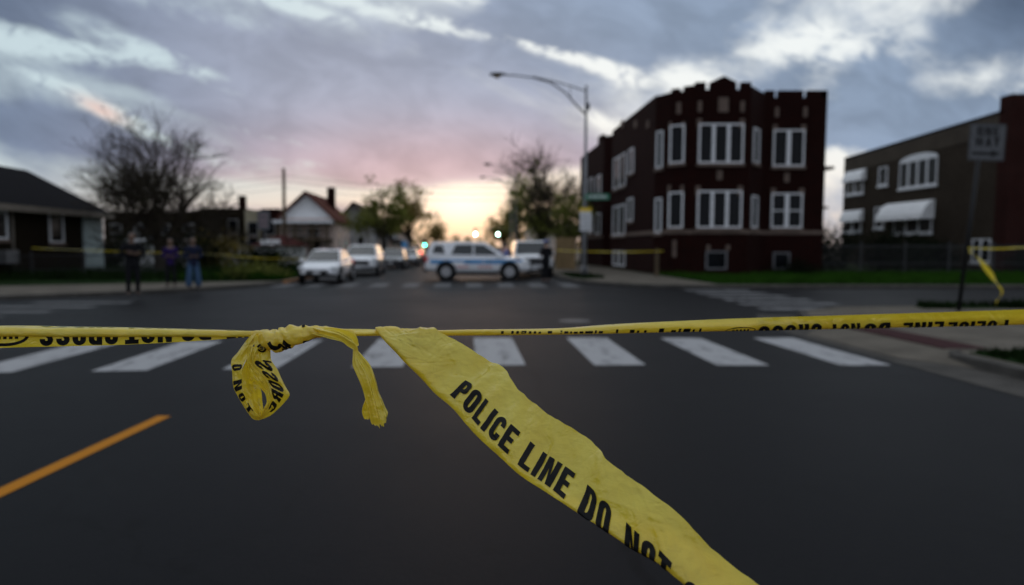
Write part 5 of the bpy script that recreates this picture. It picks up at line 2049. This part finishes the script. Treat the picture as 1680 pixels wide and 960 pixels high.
class Ribbon:
    """a film strip: stations (lower xy, upper xy, lower depth, upper depth, tape coordinate of the fold, fold radius)"""
    def __init__(self, st, amp=.0012, seed=0.0, tmin=None, crease=None, fs=(22, 40), rag=0.0):
        self.rag = rag
        self.st, self.amp, self.seed, self.tmin_, self.crease, self.fs = st, amp, seed, tmin, crease, fs
        self.cache = {}
        self.folds = None
        self.n = len(st) - 1
        N = 400
        self.us = np.linspace(0, self.n, N)
        mids = []
        for u in self.us:
            L, U, f, R_ = self.edge(u)
            mids.append((L + U) / 2)
        d = [0]
        for a, b in zip(mids[:-1], mids[1:]):
            d.append(d[-1] + (b - a).length)
        self.s = np.array(d)

    def edge(self, u):
        v = cr(self.st, u)
        return P(v[0], v[1], v[4]), P(v[2], v[3], v[5]), max(0, v[6]), max(.0004, v[7])

    def u_of_s(self, s):
        return float(np.interp(s, self.s, self.us))

    def s_of_u(self, u):
        return float(np.interp(u, self.us, self.s))

    def u_of_px(self, px):
        c = [(abs((v[0] + v[2]) / 2 - px), u) for u in self.us for v in (cr(self.st, u),)]
        return min(c)[1]

    def frame(self, u):
        c = self.cache.get(u)
        if c is None:
            c = self.cache[u] = self.frame_(u)
        return c

    def frame_(self, u):
        L, U, f, R_ = self.edge(u)
        if self.rag:
            s_ = self.s_of_u(u)
            U = U + (U - L).normalized() * self.rag * (fbm(s_ * 60, self.seed, 2.2, 2) + .8 * abs(fbm(s_ * 22, self.seed, 7.1, 1)))
            L = L + (U - L).normalized() * self.rag * .5 * fbm(s_ * 45, self.seed + 4, 5.2, 2)
        L2, U2 = self.edge(min(u + .02, self.n))[:2]
        L1, U1 = self.edge(max(u - .02, 0))[:2]
        al = ((L2 + U2) - (L1 + U1)).normalized()
        ac = U - L
        w = ac.length
        ac = ac / max(w, 1e-9)
        nn = al.cross(ac).normalized()
        if nn.dot(Vector((0, 0, H)) - L) < 0:
            nn = -nn
        return L, ac, w, nn, f, R_

    def at(self, u, t, off=0.0, clamp=True):
        L, ac, w, nn, f, R_ = self.frame(u)
        a = t - f
        if clamp and a > w:
            a = w
        s = self.s_of_u(u)
        wr = self.amp * (fbm(s * self.fs[0], t * self.fs[1], self.seed) + .55 * fbm((s * .8 + t) * self.fs[0] * 2.2, (t - s * .35) * self.fs[1] * .5, self.seed + 9, 2))
        if self.folds is not None:
            fo = self.folds
            dx, dy = s - fo[:, 0], t - fo[:, 1]
            al = dx * fo[:, 2] + dy * fo[:, 3]
            pe = np.abs(dy * fo[:, 2] - dx * fo[:, 3])
            wr += float(np.sum(fo[:, 4] * np.exp(-pe / fo[:, 6]) * np.exp(-(al / fo[:, 5]) ** 2)))
        if self.crease:
            wr += self.crease(u, min(max(a / max(w, 1e-6), 0), 1))
        if a >= R_:
            return L + ac * a + nn * (wr + off)
        ph = min((R_ - a) / R_, math.pi)
        ex = max(0, (R_ - a) - math.pi * R_)
        q = L + ac * (R_ - R_ * math.sin(ph) + ex) - nn * (R_ * (1 - math.cos(ph)))
        n2 = nn * math.cos(ph) - ac * math.sin(ph)
        return q + nn * wr * math.cos(ph) ** 2 + n2 * off

    def mesh(self, bm, nu, nt, tmin=0.0, u0=0, u1=None, trim=None):
        u1 = self.n if u1 is None else u1
        grid = []
        for i in range(nu + 1):
            u = u0 + (u1 - u0) * i / nu
            L, ac, w, nn, f, R_ = self.frame(u)
            row = []
            for j in range(nt + 1):
                q = j / nt
                uu = u
                if trim:
                    uu = trim(u, q)
                tm = tmin(u) if callable(tmin) else tmin
                t = tm + (f + w - tm) * q
                row.append(bm.verts.new(self.at(uu, t)))
            grid.append(row)
        for i in range(nu):
            for j in range(nt):
                fc = bm.faces.new((grid[i][j], grid[i + 1][j], grid[i + 1][j + 1], grid[i][j + 1]))
                fc.smooth = True
                fc.material_index = 0

    def text(self, bm, txt, s0, tb, cap, sx=1.0, shear=0.0, rot=False, mirror=False, off=.0005, mi=1, gap=.11, cut=.004):
        tb_, L = text_bm(txt, cap, cut, gap, sx)
        if rot:
            f = lambda x, y: self.at(self.u_of_s(s0 - x), tb - y, off)
        elif mirror:
            f = lambda x, y: self.at(self.u_of_s(s0 - x), tb + y, off)
        else:
            f = lambda x, y: self.at(self.u_of_s(s0 + x - shear * y), tb + y, off)
        add_mapped(bm, tb_, f, mi)
        return L

    def ring(self, bm, s, t, rx, ry, th, off=.0005, mi=1, bars=True):
        a = [(math.cos(k * math.pi / 14), math.sin(k * math.pi / 14)) for k in range(28)]
        o = [bm.verts.new(self.at(self.u_of_s(s + rx * c), t + ry * d, off)) for c, d in a]
        i_ = [bm.verts.new(self.at(self.u_of_s(s + (rx - th) * c), t + (ry - th) * d, off)) for c, d in a]
        for k in range(28):
            f = bm.faces.new((o[k], o[(k + 1) % 28], i_[(k + 1) % 28], i_[k])); f.material_index = mi
        if bars:
            for k in range(5):
                x0 = s - rx * .55 + k * rx * .24
                q = [(x0, t - ry * .3), (x0 + rx * .14, t - ry * .3), (x0 + rx * .14, t + ry * .3), (x0, t + ry * .3)]
                f = bm.faces.new([bm.verts.new(self.at(self.u_of_s(x), y, off)) for x, y in q]); f.material_index = mi


def vis(st):
    """fold coordinate so that the visible width ends at the 76 mm edge"""
    out = []
    for v in st:
        w = (P(v[2], v[3], v[5]) - P(v[0], v[1], v[4])).length
        out.append((*v[:6], max(.0, .076 - w), v[6]))
    return out


TM = [M_TAPE, M_INK, M_INKF]
tape = thing('barrier_tape', 'yellow police line tape stretched level across the frame with a knotted loop', 'police tape', P(480, 548, .92), 0)

# --- right run
st = vis([(546, 547, 546, 544.5, .922, .922, .001), (561, 551, 561, 539.5, .926, .928, .002), (640, 550.5, 640, 540, .932, .935, .002), (700, 550, 700, 540, .936, .940, .002), (780, 549, 780, 538, .945, .952, .002),
          (900, 548, 900, 534.5, .965, .974, .002), (1000, 547, 1000, 531, .985, .990, .002), (1120, 545, 1120, 527, 1.01, 1.010, .002), (1240, 543, 1240, 523, 1.044, 1.036, .002),
          (1440, 539, 1440, 516, 1.106, 1.096, .002), (1680, 533.5, 1680, 507.5, 1.176, 1.165, .002), (2000, 523, 2000, 494, 1.275, 1.265, .002), (2600, 503, 2600, 470, 1.46, 1.47, .002), (3600, 470, 3600, 430, 1.8, 1.81, .002)])


def tilt_top(u, q):
    # the top of the folded film leans back and catches the sky, more so towards the middle of the picture
    k = max(0, 1 - abs(u - 4.6) / 4.0)
    e = max(0, (q - .62) / .38)
    return -.010 * e * e * (.05 + k) + .0022 * math.sin(math.pi * min(1, q * 1.3)) + .0012 * math.sin(u * 1.7 + q * 3)


rr = Ribbon(st, .0005, 3.3, crease=tilt_top, fs=(9, 60))
bm = BM()
rr.mesh(bm, 360, 18, tmin=lambda u: max(0, cr(st, u)[6] - min(.020, .8 * (.076 - cr(st, u)[6]))))
for txt, x0, x1 in (('POLICE', 1655, 1557), ('LINE', 1545, 1480), ('DO', 1462, 1420), ('NOT', 1410, 1358), ('CROSS', 1346, 1245)):
    ua, ub = rr.u_of_px(x0), rr.u_of_px(x1)
    sa, sb = rr.s_of_u(ua), rr.s_of_u(ub)
    L = text_bm(txt, 1.0, None, .11)[1] - .11
    cap = .031
    um = (ua + ub) / 2
    f = cr(st, um)[6]
    rr.text(bm, txt, sa, f + .0115, cap, sx=(sa - sb) / (L * cap), rot=True)
uE = rr.u_of_px(1215)
rr.ring(bm, rr.s_of_u(uE), cr(st, uE)[6] + .003, .026, .006, .0016)
rnd = random.Random(5)
for x0, x1, hh in ((1010, 1150, .0055), (985, 900, .004), (820, 860, .004), (890, 868, .003)):
    x0, x1 = min(x0, x1), max(x0, x1)
    x = x0
    while x < x1:
        w = rnd.uniform(2.5, 7)
        if rnd.random() < .85:
            ua, ub = rr.u_of_px(x), rr.u_of_px(x + w)
            fa = cr(st, ua)[6]
            hA = hh * rnd.uniform(.6, 1.1)
            f = bm.faces.new([bm.verts.new(rr.at(k, y, .0006)) for k, y in ((ua, fa + .0005), (ub, fa + .0005), (ub, fa + hA), (ua, fa + hA))])
            f.material_index = 1
        x += w + rnd.uniform(1.5, 4)
objw('right_run', bm, TM, tape, recalc=False)

# --- left run: a back fold with the legend and a front fold over its upper half
stb = [(-900, 606, -900, 566, .70, .70, 0, .0006), (-400, 586, -400, 551, .79, .79, 0, .0006), (-150, 576.5, -150, 544, .84, .84, 0, .0006), (0, 571, 0, 540, .868, .868, 0, .0006), (100, 568.5, 100, 541, .88, .88, 0, .0006), (200, 566, 200, 542, .89, .89, 0, .0006),
       (300, 561, 300, 543, .90, .90, 0, .0006), (360, 557, 360, 544, .906, .906, 0, .0006), (405, 553.5, 405, 545, .912, .912, 0, .0006), (440, 553, 440, 546, .916, .916, 0, .0006)]
rb = Ribbon(stb, .0004, 6.1, fs=(9, 50))
stf = [(-900, 579, -900, 558, .693, .705, 0, .0025), (-400, 562, -400, 544, .783, .795, 0, .0025), (-150, 552, -150, 537.5, .833, .844, 0, .0025), (0, 549, 0, 534.5, .861, .873, 0, .0025), (100, 549.5, 100, 535.5, .873, .885, 0, .0025), (200, 550, 200, 537, .883, .894, 0, .0025),
       (300, 550, 300, 539.5, .893, .903, 0, .002), (360, 551, 360, 541, .899, .908, 0, .002), (405, 550.5, 405, 542.5, .905, .913, 0, .0015), (440, 551, 440, 543, .909, .916, 0, .0015)]
rf = Ribbon(stf, .0004, 1.7, crease=lambda u, q: .0028 * math.sin(math.pi * q), fs=(9, 50))
bm = BM()
rb.mesh(bm, 240, 12)
rf.mesh(bm, 240, 12, tmin=-.008)
for txt, x0, x1 in (('CROSS', 193, 65), ('NOT', 282, 205), ('DO', 347, 298), ('LINE', 436, 372)):
    sa, sb = rb.s_of_u(rb.u_of_px(x0)), rb.s_of_u(rb.u_of_px(x1))
    L = text_bm(txt, 1.0, None, .11)[1] - .11
    wl = (P(0, 571, .868) - P(0, 540, .868)).length
    um = rb.u_of_px((x0 + x1) / 2)
    wv = (lambda e: (e[1] - e[0]).length)(rb.edge(um))
    rb.text(bm, txt, sa, .031 + .0012 * wv / wl, .031, sx=(sa - sb) / (L * .031), rot=True)
    sa, sb = rf.s_of_u(rf.u_of_px(x0)), rf.s_of_u(rf.u_of_px(x1))
    wv = (lambda e: (e[1] - e[0]).length)(rf.edge(rf.u_of_px((x0 + x1) / 2)))
    rf.text(bm, txt, sa, wv * .80, .031, sx=(sa - sb) / (L * .031), mirror=True, mi=2)
rb.ring(bm, rb.s_of_u(rb.u_of_px(8)), .015, .028, .013, .004)
objw('left_run', bm, TM, tape, recalc=False)


# --- knot: the tape wound round itself
def sleeve(bm, path, ridges, seed, n=40, m=28, amp=.12):
    """path: (px, py, radius px, depth)"""
    rings = []
    for i in range(n + 1):
        u = (len(path) - 1) * i / n
        v = cr(path, u)
        v2 = cr(path, min(u + .05, len(path) - 1)); v1 = cr(path, max(u - .05, 0))
        c = P(v[0], v[1], v[3])
        d = (P(v2[0], v2[1], v2[3]) - P(v1[0], v1[1], v1[3])).normalized()
        a = d.cross(Vector((0, 1, 0))).normalized()
        b = a.cross(d).normalized()
        r = max(.0015, v[2] * v[3] / 1120)
        row = []
        for j in range(m):
            th = 2 * math.pi * j / m
            k = 1 + amp * math.sin(ridges * th * 1 + u * 5.5) * .5 + amp * 1.3 * fbm(math.cos(th) * 1.6 + seed, math.sin(th) * 1.6, u * 1.7, 3)
            k += amp * .9 * abs(math.sin(u * 3.7 + th * 1.0 + 1.5 * fbm(u, th * .3, seed, 2))) - amp * .4
            row.append(bm.verts.new(c + (a * math.cos(th) + b * math.sin(th) * .8) * r * k))
        rings.append(row)
    for i in range(n):
        for j in range(m):
            f = bm.faces.new((rings[i][j], rings[i][(j + 1) % m], rings[i + 1][(j + 1) % m], rings[i + 1][j]))
            f.smooth = True
    return rings


bm = BM()
path = [(414, 548, 5, .905), (428, 551, 10, .902), (441, 557, 16, .898), (456, 558, 18, .896), (468, 555, 18, .896), (482, 551, 17, .897), (500, 547.5, 13, .90), (518, 544.5, 10, .904), (536, 544, 8, .908), (556, 545.5, 6.5, .914), (580, 546, 5, .92)]
rg = sleeve(bm, path, 3, 2.2, 70, 34)


def on_sleeve(i, j, off=.0007):
    """point just outside the sleeve, i along 0..70, j around"""
    i0, j0 = int(i), int(j)
    r0 = rg[min(i0, 70)]; r1 = rg[min(i0 + 1, 70)]
    p0 = r0[j0 % 34].co.lerp(r0[(j0 + 1) % 34].co, j - j0)
    p1 = r1[j0 % 34].co.lerp(r1[(j0 + 1) % 34].co, j - j0)
    p_ = p0.lerp(p1, i - i0)
    c = sum((v.co for v in r0), Vector()) / 34
    return p_ + (p_ - c).normalized() * off


# torn pieces of black print wound into the knot, on the side towards the viewer
best = max(range(34), key=lambda j: (Vector((0, 0, H)) - rg[24][j].co).normalized().dot((rg[24][j].co - sum((v.co for v in rg[24]), Vector()) / 34).normalized()))
down = 1 if rg[24][(best + 6) % 34].co.z < rg[24][(best - 6) % 34].co.z else -1


def ink_strip(pts, wd):
    prev = None
    N = len(pts)
    for k in range((N - 1) * 5 + 1):
        u = k / 5
        v = cr(pts, u)
        v2 = cr(pts, min(u + .05, N - 1)); v1 = cr(pts, max(u - .05, 0))
        dx, dy = v2[0] - v1[0], v2[1] - v1[1]
        l = math.hypot(dx, dy) or 1
        nx, ny = -dy / l * wd, dx / l * wd
        row = []
        for s in (-1, -.33, .33, 1):
            row.append(bm.verts.new(on_sleeve(v[0] + nx * s * 1.2, (best + down * (v[1] + ny * s)) % 34, .0008)))
        if prev:
            for a in range(3):
                f = bm.faces.new((prev[a], prev[a + 1], row[a + 1], row[a])); f.material_index = 1
        prev = row


ink_strip([(17, 1), (19, 3.2), (22, 4.6), (24, 2.8), (26, 4.4), (28.5, 5.6)], 1.0)
ink_strip([(27, 1.5), (29, 3.5), (31, 5.4)], 1.3)
ink_strip([(23.5, 6.2), (27, 6.9), (31, 6.4)], .9)
ink_strip([(40, 6.0), (44, 6.6), (49, 6.4)], .8)
ink_strip([(41, -6.0), (43, -6.2)], 1.0)
objw('knot', bm, TM, tape, recalc=False)


# --- hanging loop: crumpled bands between outline curves
def resample(c, n):
    c = [np.array(p, float) for p in c]
    d = [0]
    dense = [cr(c, (len(c) - 1) * i / 200) for i in range(201)]
    for a, b in zip(dense[:-1], dense[1:]):
        d.append(d[-1] + float(np.linalg.norm((b - a)[:2])))
    out = []
    for k in range(n + 1):
        s = d[-1] * k / n
        j = int(np.searchsorted(d, s))
        j = min(max(j, 1), 200)
        f = (s - d[j - 1]) / max(1e-9, d[j] - d[j - 1])
        out.append(dense[j - 1] * (1 - f) + dense[j] * f)
    return out


class Patch:
    """band lofted between two curves of (px, py, depth)"""
    def __init__(self, A, B, bulge, amp, seed, n=50, flute=0.0):
        self.A, self.B = resample(A, n), resample(B, n)
        self.n, self.bulge, self.amp, self.seed, self.flute = n, bulge, amp, seed, flute

    def at(self, u, v, off=0.0):
        u = min(max(u, 0), 1) * self.n
        i = min(int(u), self.n - 1)
        f = u - i
        a = self.A[i] * (1 - f) + self.A[i + 1] * f
        b = self.B[i] * (1 - f) + self.B[i + 1] * f
        p = a * (1 - v) + b * v
        un = u / self.n
        dz = -self.bulge * math.sin(math.pi * v) + self.amp * fbm(un * 7 + self.seed, v * 2.2, self.seed, 3) * (.3 + .7 * math.sin(math.pi * min(max(v, 0), 1)))
        dz += self.flute * math.sin(v * 15 + self.seed + 2.0 * fbm(un * 2, v, self.seed, 2)) * math.sin(math.pi * min(max(v, 0), 1))
        return P(p[0], p[1], p[2] + dz - off)

    def mesh(self, bm, m=14):
        g = [[bm.verts.new(self.at(i / self.n, j / m)) for j in range(m + 1)] for i in range(self.n + 1)]
        for i in range(self.n):
            for j in range(m):
                f = bm.faces.new((g[i][j], g[i + 1][j], g[i + 1][j + 1], g[i][j + 1])); f.smooth = True

    def glyphs(self, bm, txt, u0, u1, v0, v1, flip=False):
        tb_, L = text_bm(txt, 1.0, .12, .14)
        L -= .14
        if flip:
            add_mapped(bm, tb_, lambda x, y: self.at(u1 + (u0 - u1) * x / L, v1 + (v0 - v1) * y, .0009), 1)
        else:
            add_mapped(bm, tb_, lambda x, y: self.at(u0 + (u1 - u0) * x / L, v0 + (v1 - v0) * y, .0009), 1)


def lp(pts, d0, d1=None):
    n = len(pts) - 1
    d1 = d0 if d1 is None else d1
    return [(370 + x / 5.48, 525 + y / 5.48, d0 + (d1 - d0) * i / n) for i, (x, y) in enumerate(pts)]


bm = BM()
left = Patch(lp([(255, 115), (190, 180), (110, 290), (52, 365), (60, 470), (70, 600), (112, 690), (165, 780), (240, 885), (300, 902)], .902, .906),
             lp([(330, 130), (225, 260), (190, 345), (150, 430), (150, 540), (152, 620), (178, 690), (222, 775), (280, 845), (312, 872)], .894, .890), .004, .006, 1.1)
left.mesh(bm)
left.glyphs(bm, 'O', .375, .44, .05, .95, True)
left.glyphs(bm, 'N', .535, .64, .04, .96)
left.glyphs(bm, 'O', .675, .755, .05, .95)
left.glyphs(bm, 'T', .80, .90, .10, .98)
right = Patch(lp([(400, 130), (404, 270), (408, 345), (425, 385), (470, 450), (500, 520), (540, 600), (577, 670), (545, 725), (482, 792), (400, 862), (300, 902)], .902, .906),
              lp([(250, 140), (262, 280), (250, 370), (300, 440), (352, 510), (392, 570), (412, 640), (418, 700), (400, 760), (372, 800), (340, 842), (312, 872)], .892, .890), .005, .006, 4.2)
right.mesh(bm)
right.glyphs(bm, 'S', .27, .385, .22, .98)
right.glyphs(bm, 'S', .40, .505, .22, .98)
right.glyphs(bm, 'O', .52, .62, .25, .98)
right.glyphs(bm, 'R', .635, .74, .28, .97)
right.glyphs(bm, 'C', .765, .87, .22, .95)
right.glyphs(bm, 'I', .255, .275, .05, .5)
# round seal under the knot
for rad, th in ((.075, .028),):
    c = [(math.cos(k * math.pi / 10), math.sin(k * math.pi / 10)) for k in range(20)]
    o_ = [bm.verts.new(right.at(.135 + .045 * a, .55 + .30 * b, .001)) for a, b in c]
    i_ = [bm.verts.new(right.at(.135 + .027 * a, .55 + .17 * b, .001)) for a, b in c]
    for k in range(20):
        f = bm.faces.new((o_[k], o_[(k + 1) % 20], i_[(k + 1) % 20], i_[k])); f.material_index = 1
    for a0 in (-.6, 0, .6):
        q = [(.135 - .02, .55 + .13 * a0 - .03), (.135 + .02, .55 + .13 * a0 - .03), (.135 + .02, .55 + .13 * a0 + .03), (.135 - .02, .55 + .13 * a0 + .03)]
        f = bm.faces.new([bm.verts.new(right.at(x, y, .0012)) for x, y in q]); f.material_index = 1
# inside of the loop: a concave sheet on the left and a folded strip crossing to the right
inner = Patch(lp([(215, 260), (185, 360), (148, 450), (148, 545), (152, 630), (180, 700), (225, 780), (285, 850), (312, 872)], .897, .893),
              lp([(255, 280), (250, 400), (262, 500), (300, 590), (322, 640), (330, 720), (338, 800), (330, 850), (318, 874)], .915, .905), -.006, .006, 7.7, flute=.0022)
inner.mesh(bm, 18)
strip = Patch(lp([(205, 230), (190, 340), (200, 430), (245, 530), (300, 600), (350, 655), (366, 705), (368, 745), (340, 800), (318, 874)], .893, .903),
              lp([(300, 250), (255, 370), (300, 440), (352, 512), (390, 570), (410, 640), (418, 700), (402, 762), (372, 802), (322, 874)], .886, .888), .004, .005, 2.9, flute=.0026)
strip.mesh(bm, 18)
objw('loop', bm, TM, tape, recalc=False)


# --- torn end
def tp(x, y):
    return 490 + x / 5.05, 525 + y / 5.05


bm = BM()
sa = []
for (ux, uy), (lx, ly), d in (((70, 55), (90, 130), .905), ((112, 50), (140, 128), .899), ((200, 60), (250, 156), .892), ((300, 66), (355, 182), .889), ((390, 92), (420, 225), .890), ((455, 125), (462, 250), .893), ((478, 200), (470, 275), .896)):
    a, b = tp(lx, ly), tp(ux, uy)
    sa.append((*a, *b, d - .004, d + .004, 0, .0008))
r1 = Ribbon(sa, .0012, 5.5, crease=lambda u, q: .003 * math.sin(3 * math.pi * q + u), fs=(30, 60))
r1.mesh(bm, 60, 18)
sb_ = []
for (ux, uy), (lx, ly), d in (((470, 185), (452, 240), .897), ((490, 225), (449, 290), .896), ((535, 290), (445, 372), .893), ((602, 378), (472, 440), .890), ((650, 505), (505, 515), .888), ((672, 590), (533, 590), .887), ((700, 655), (553, 665), .886), ((724, 715), (570, 735), .885), ((752, 780), (584, 800), .884), ((752, 840), (600, 855), .884), ((744, 900), (618, 905), .884)):
    a, b = tp(lx, ly), tp(ux, uy)
    sb_.append((*a, *b, d - .006, d + .002, 0, .0008))


def pleat(u, q):
    return .0055 * (abs(q - .33) - .33) * -3.6 * min(1, u / 1.5) + .0020 * math.sin(q * 13 + u * .5) * min(1, u / 3) + .0008 * math.sin(q * 29 + u * .4)


r2 = Ribbon(sb_, .0010, 8.8, crease=pleat, fs=(34, 70))
rnd = random.Random(9)
jag = [rnd.uniform(0, .55) for _ in range(60)]


def trim(u, q):
    # ragged, notched bottom edge
    w_ = (q * 9) % 1
    e = 9.05 + .35 * math.sin(math.pi * q) + .75 * jag[int(q * 9)] - .55 * abs(w_ - .5)
    e = min(e, 10)
    return u if u < 7 else 7 + (u - 7) * (e - 7) / 3


r2.mesh(bm, 110, 37, trim=trim)
# a narrow flap folded behind it
fl = []
for (ux, uy), (lx, ly), d in (((585, 640), (556, 650), .8875), ((592, 690), (530, 715), .8870), ((600, 750), (524, 765), .8870), ((606, 800), (538, 812), .8872), ((606, 822), (552, 828), .8874)):
    a, b = tp(lx, ly), tp(ux, uy)
    fl.append((*a, *b, d, d + .002, 0, .0008))
r3 = Ribbon(fl, .0008, 3.9, crease=lambda u, q: .0014 * math.sin(9 * q + u), fs=(34, 70))
r3.mesh(bm, 40, 16, trim=lambda u, q: u if u < 3 else 3 + (u - 3) * (.45 + .55 * abs(((q * 5) % 1) * 2 - 1)))
vs = [bm.verts.new(r2.at(8.5 + a, (lambda e: (e[1] - e[0]).length)(r2.edge(8.5)) * (.80 + b), .0007)) for a, b in ((-.2, 0), (-.1, .05), (.2, .07), (.1, .02))]
f = bm.faces.new(vs); f.material_index = 1
objw('torn_end', bm, TM, tape, recalc=False)

# --- the loose length falling towards the camera
loose = thing('barrier_tape', 'loose yellow POLICE LINE DO NOT tape hanging down diagonally towards the camera', 'police tape', P(660, 545, .93), 0)
st = [(640, 562, 694, 562, .962, .962, .003, .0012), (627, 546, 707, 546, .954, .954, .003, .0012), (617, 541, 713, 540.5, .928, .930, .003, .0015), (660, 588, 757, 564, .900, .906, .010, .008), (703, 633, 800, 591, .884, .890, .010, .009), (740, 668, 827, 605, .863, .868, .009, .009), (770, 703, 850, 639, .838, .844, .009, .008),
      (812, 744, 884, 668, .808, .814, .010, .007), (850, 778, 921, 693, .780, .788, .011, .006), (900, 811, 972, 725, .752, .762, .013, .005), (958, 849, 1005, 762, .722, .732, .020, .004), (1030, 897, 1062, 804, .690, .702, .030, .004),
      (1080, 925, 1118, 849, .666, .678, .038, .004), (1125, 962, 1165, 898, .645, .657, .043, .004), (1185, 1004, 1240, 958, .620, .630, .040, .004), (1260, 1062, 1320, 1022, .590, .600, .040, .004), (1370, 1150, 1440, 1100, .55, .56, .040, .004), (1500, 1290, 1585, 1230, .50, .51, .040, .004), (1640, 1480, 1730, 1420, .46, .47, .04, .004)]


def sag(u, q):
    # long soft waves and a few crosswise creases
    return .0035 * math.sin(u * 1.15 + 2.2 * q) * math.sin(math.pi * q) + .0016 * math.sin(u * 3.1 - 4 * q) * q + .0011 * math.sin(u * 7.3 + 6 * q)


rl = Ribbon(st, .0016, 12.4, crease=sag, fs=(26, 30), rag=.0011)
rnd = random.Random(41)
fo = []
for k in range(150):
    # creases run mostly askew to the strip, more of them where it is draped over the level tape
    sc_ = rnd.uniform(0, 1.1) if k < 100 else rnd.gauss(.06, .05)
    an = rnd.choice((.35, 1.2, -.5, 1.9)) + rnd.gauss(0, .3)
    fo.append((sc_, rnd.uniform(.0, .08), math.cos(an), math.sin(an), rnd.choice((-1, 1)) * rnd.uniform(.0006, .0018), rnd.uniform(.006, .026), rnd.uniform(.0010, .0026)))
rl.folds = np.array(fo)
bm = BM()
rl.mesh(bm, 900, 56)
s = rl.s_of_u(rl.u_of_px(786)) - .002
# where the P begins: the baseline point at (739, 646)
s0 = min(((P(739, 646, .872) - rl.at(rl.u_of_s(x), .020)).length, x) for x in np.linspace(0, 1.0, 500))[1]
s1 = min(((P(1088, 985, .66) - rl.at(rl.u_of_s(x), .020)).length, x) for x in np.linspace(0, 1.0, 500))[1]
txt = 'POLICE LINE DO NOT CROSS'
Lf = text_bm('POLICE LINE DO NOT', 1.0, None, .115)[1] - .115
cap = .030
sx = LEN = (SEND if False else .331) / (Lf * cap)
rl.text(bm, txt, s0, .0195, cap, sx=sx, shear=.24, gap=.115, cut=.0022, off=.0010)
objw('film', bm, TM, loose, recalc=False)


# ------------------------------------------------------------------ other tapes, far and out of focus
def far_tape(label, pts, w, twist=0.6, tail=None, name='barrier_tape'):
    t = thing(name, label, 'police tape', pts[0])
    bm = BM()
    N = 60
    rows = []
    for i in range(N + 1):
        v = cr([tuple(p) for p in pts], (len(pts) - 1) * i / N)
        a = twist * math.sin(i * .21) + .3 * math.sin(i * .05)
        c = Vector(v)
        h = Vector((0, math.sin(a), math.cos(a))) * w / 2
        rows.append((bm.verts.new(c - h), bm.verts.new(c + h)))
    for a, b in zip(rows[:-1], rows[1:]):
        f = bm.faces.new((a[0], b[0], b[1], a[1])); f.smooth = True
    objw('film', bm, M_TAPE, t, recalc=False)
    return t


far_tape('distant yellow tape strung behind the bystanders from the bungalow to the parkway', [P(52, 407, 30), P(150, 411, 29.5), P(240, 414, 29), P(330, 416, 29), P(436, 424, 30.2), P(520, 424, 33)], .028, 1.1)
far_tape('distant yellow tape between the street lamp and a short post before the corner building', [P(915, 411, 33.0), P(960, 412.5, 33.0), P(1020, 413.5, 33.0), P(1088, 412, 33.2)], .04, .8)
t_ = thing('wooden_stake', 'short grey post holding the tape before the corner building', 'post', (XP(1078, 33.3), 33.3, .12))
bm = BM(); box(bm, -.09, .09, -.05, .05, -.1, 1.35); obj('stake', bm, M_WOOD, t_)
t_ = thing('timber_board', 'tan upright timber boards beside the pavement behind the police truck', 'boards', (XP(928, 44), 44, .12))
bm = BM()
for k in range(6):
    box(bm, -.62 + k * .21, -.42 + k * .21, -.04 + .01 * (k % 2), .04, 0, 2.0 + .03 * ((k * 7) % 3))
obj('board', bm, M_WOOD_T, t_)
Yp = G(1572, 510, .13).y
far_tape('yellow tape tied to the leaning sign post and running right out of frame', [P(1588, 407, Yp - .08), P(1640, 408, Yp - .1), P(1700, 405, Yp - .3), P(1900, 398, Yp - 1)], .03, .7)
far_tape('yellow tape tail hanging loose from the leaning sign post', [P(1590, 410, Yp - .09), P(1604, 424, Yp - .15), P(1624, 448, Yp - .3), P(1640, 470, Yp - .4), P(1642, 484, Yp - .42), P(1634, 498, Yp - .42)], .13, .9)
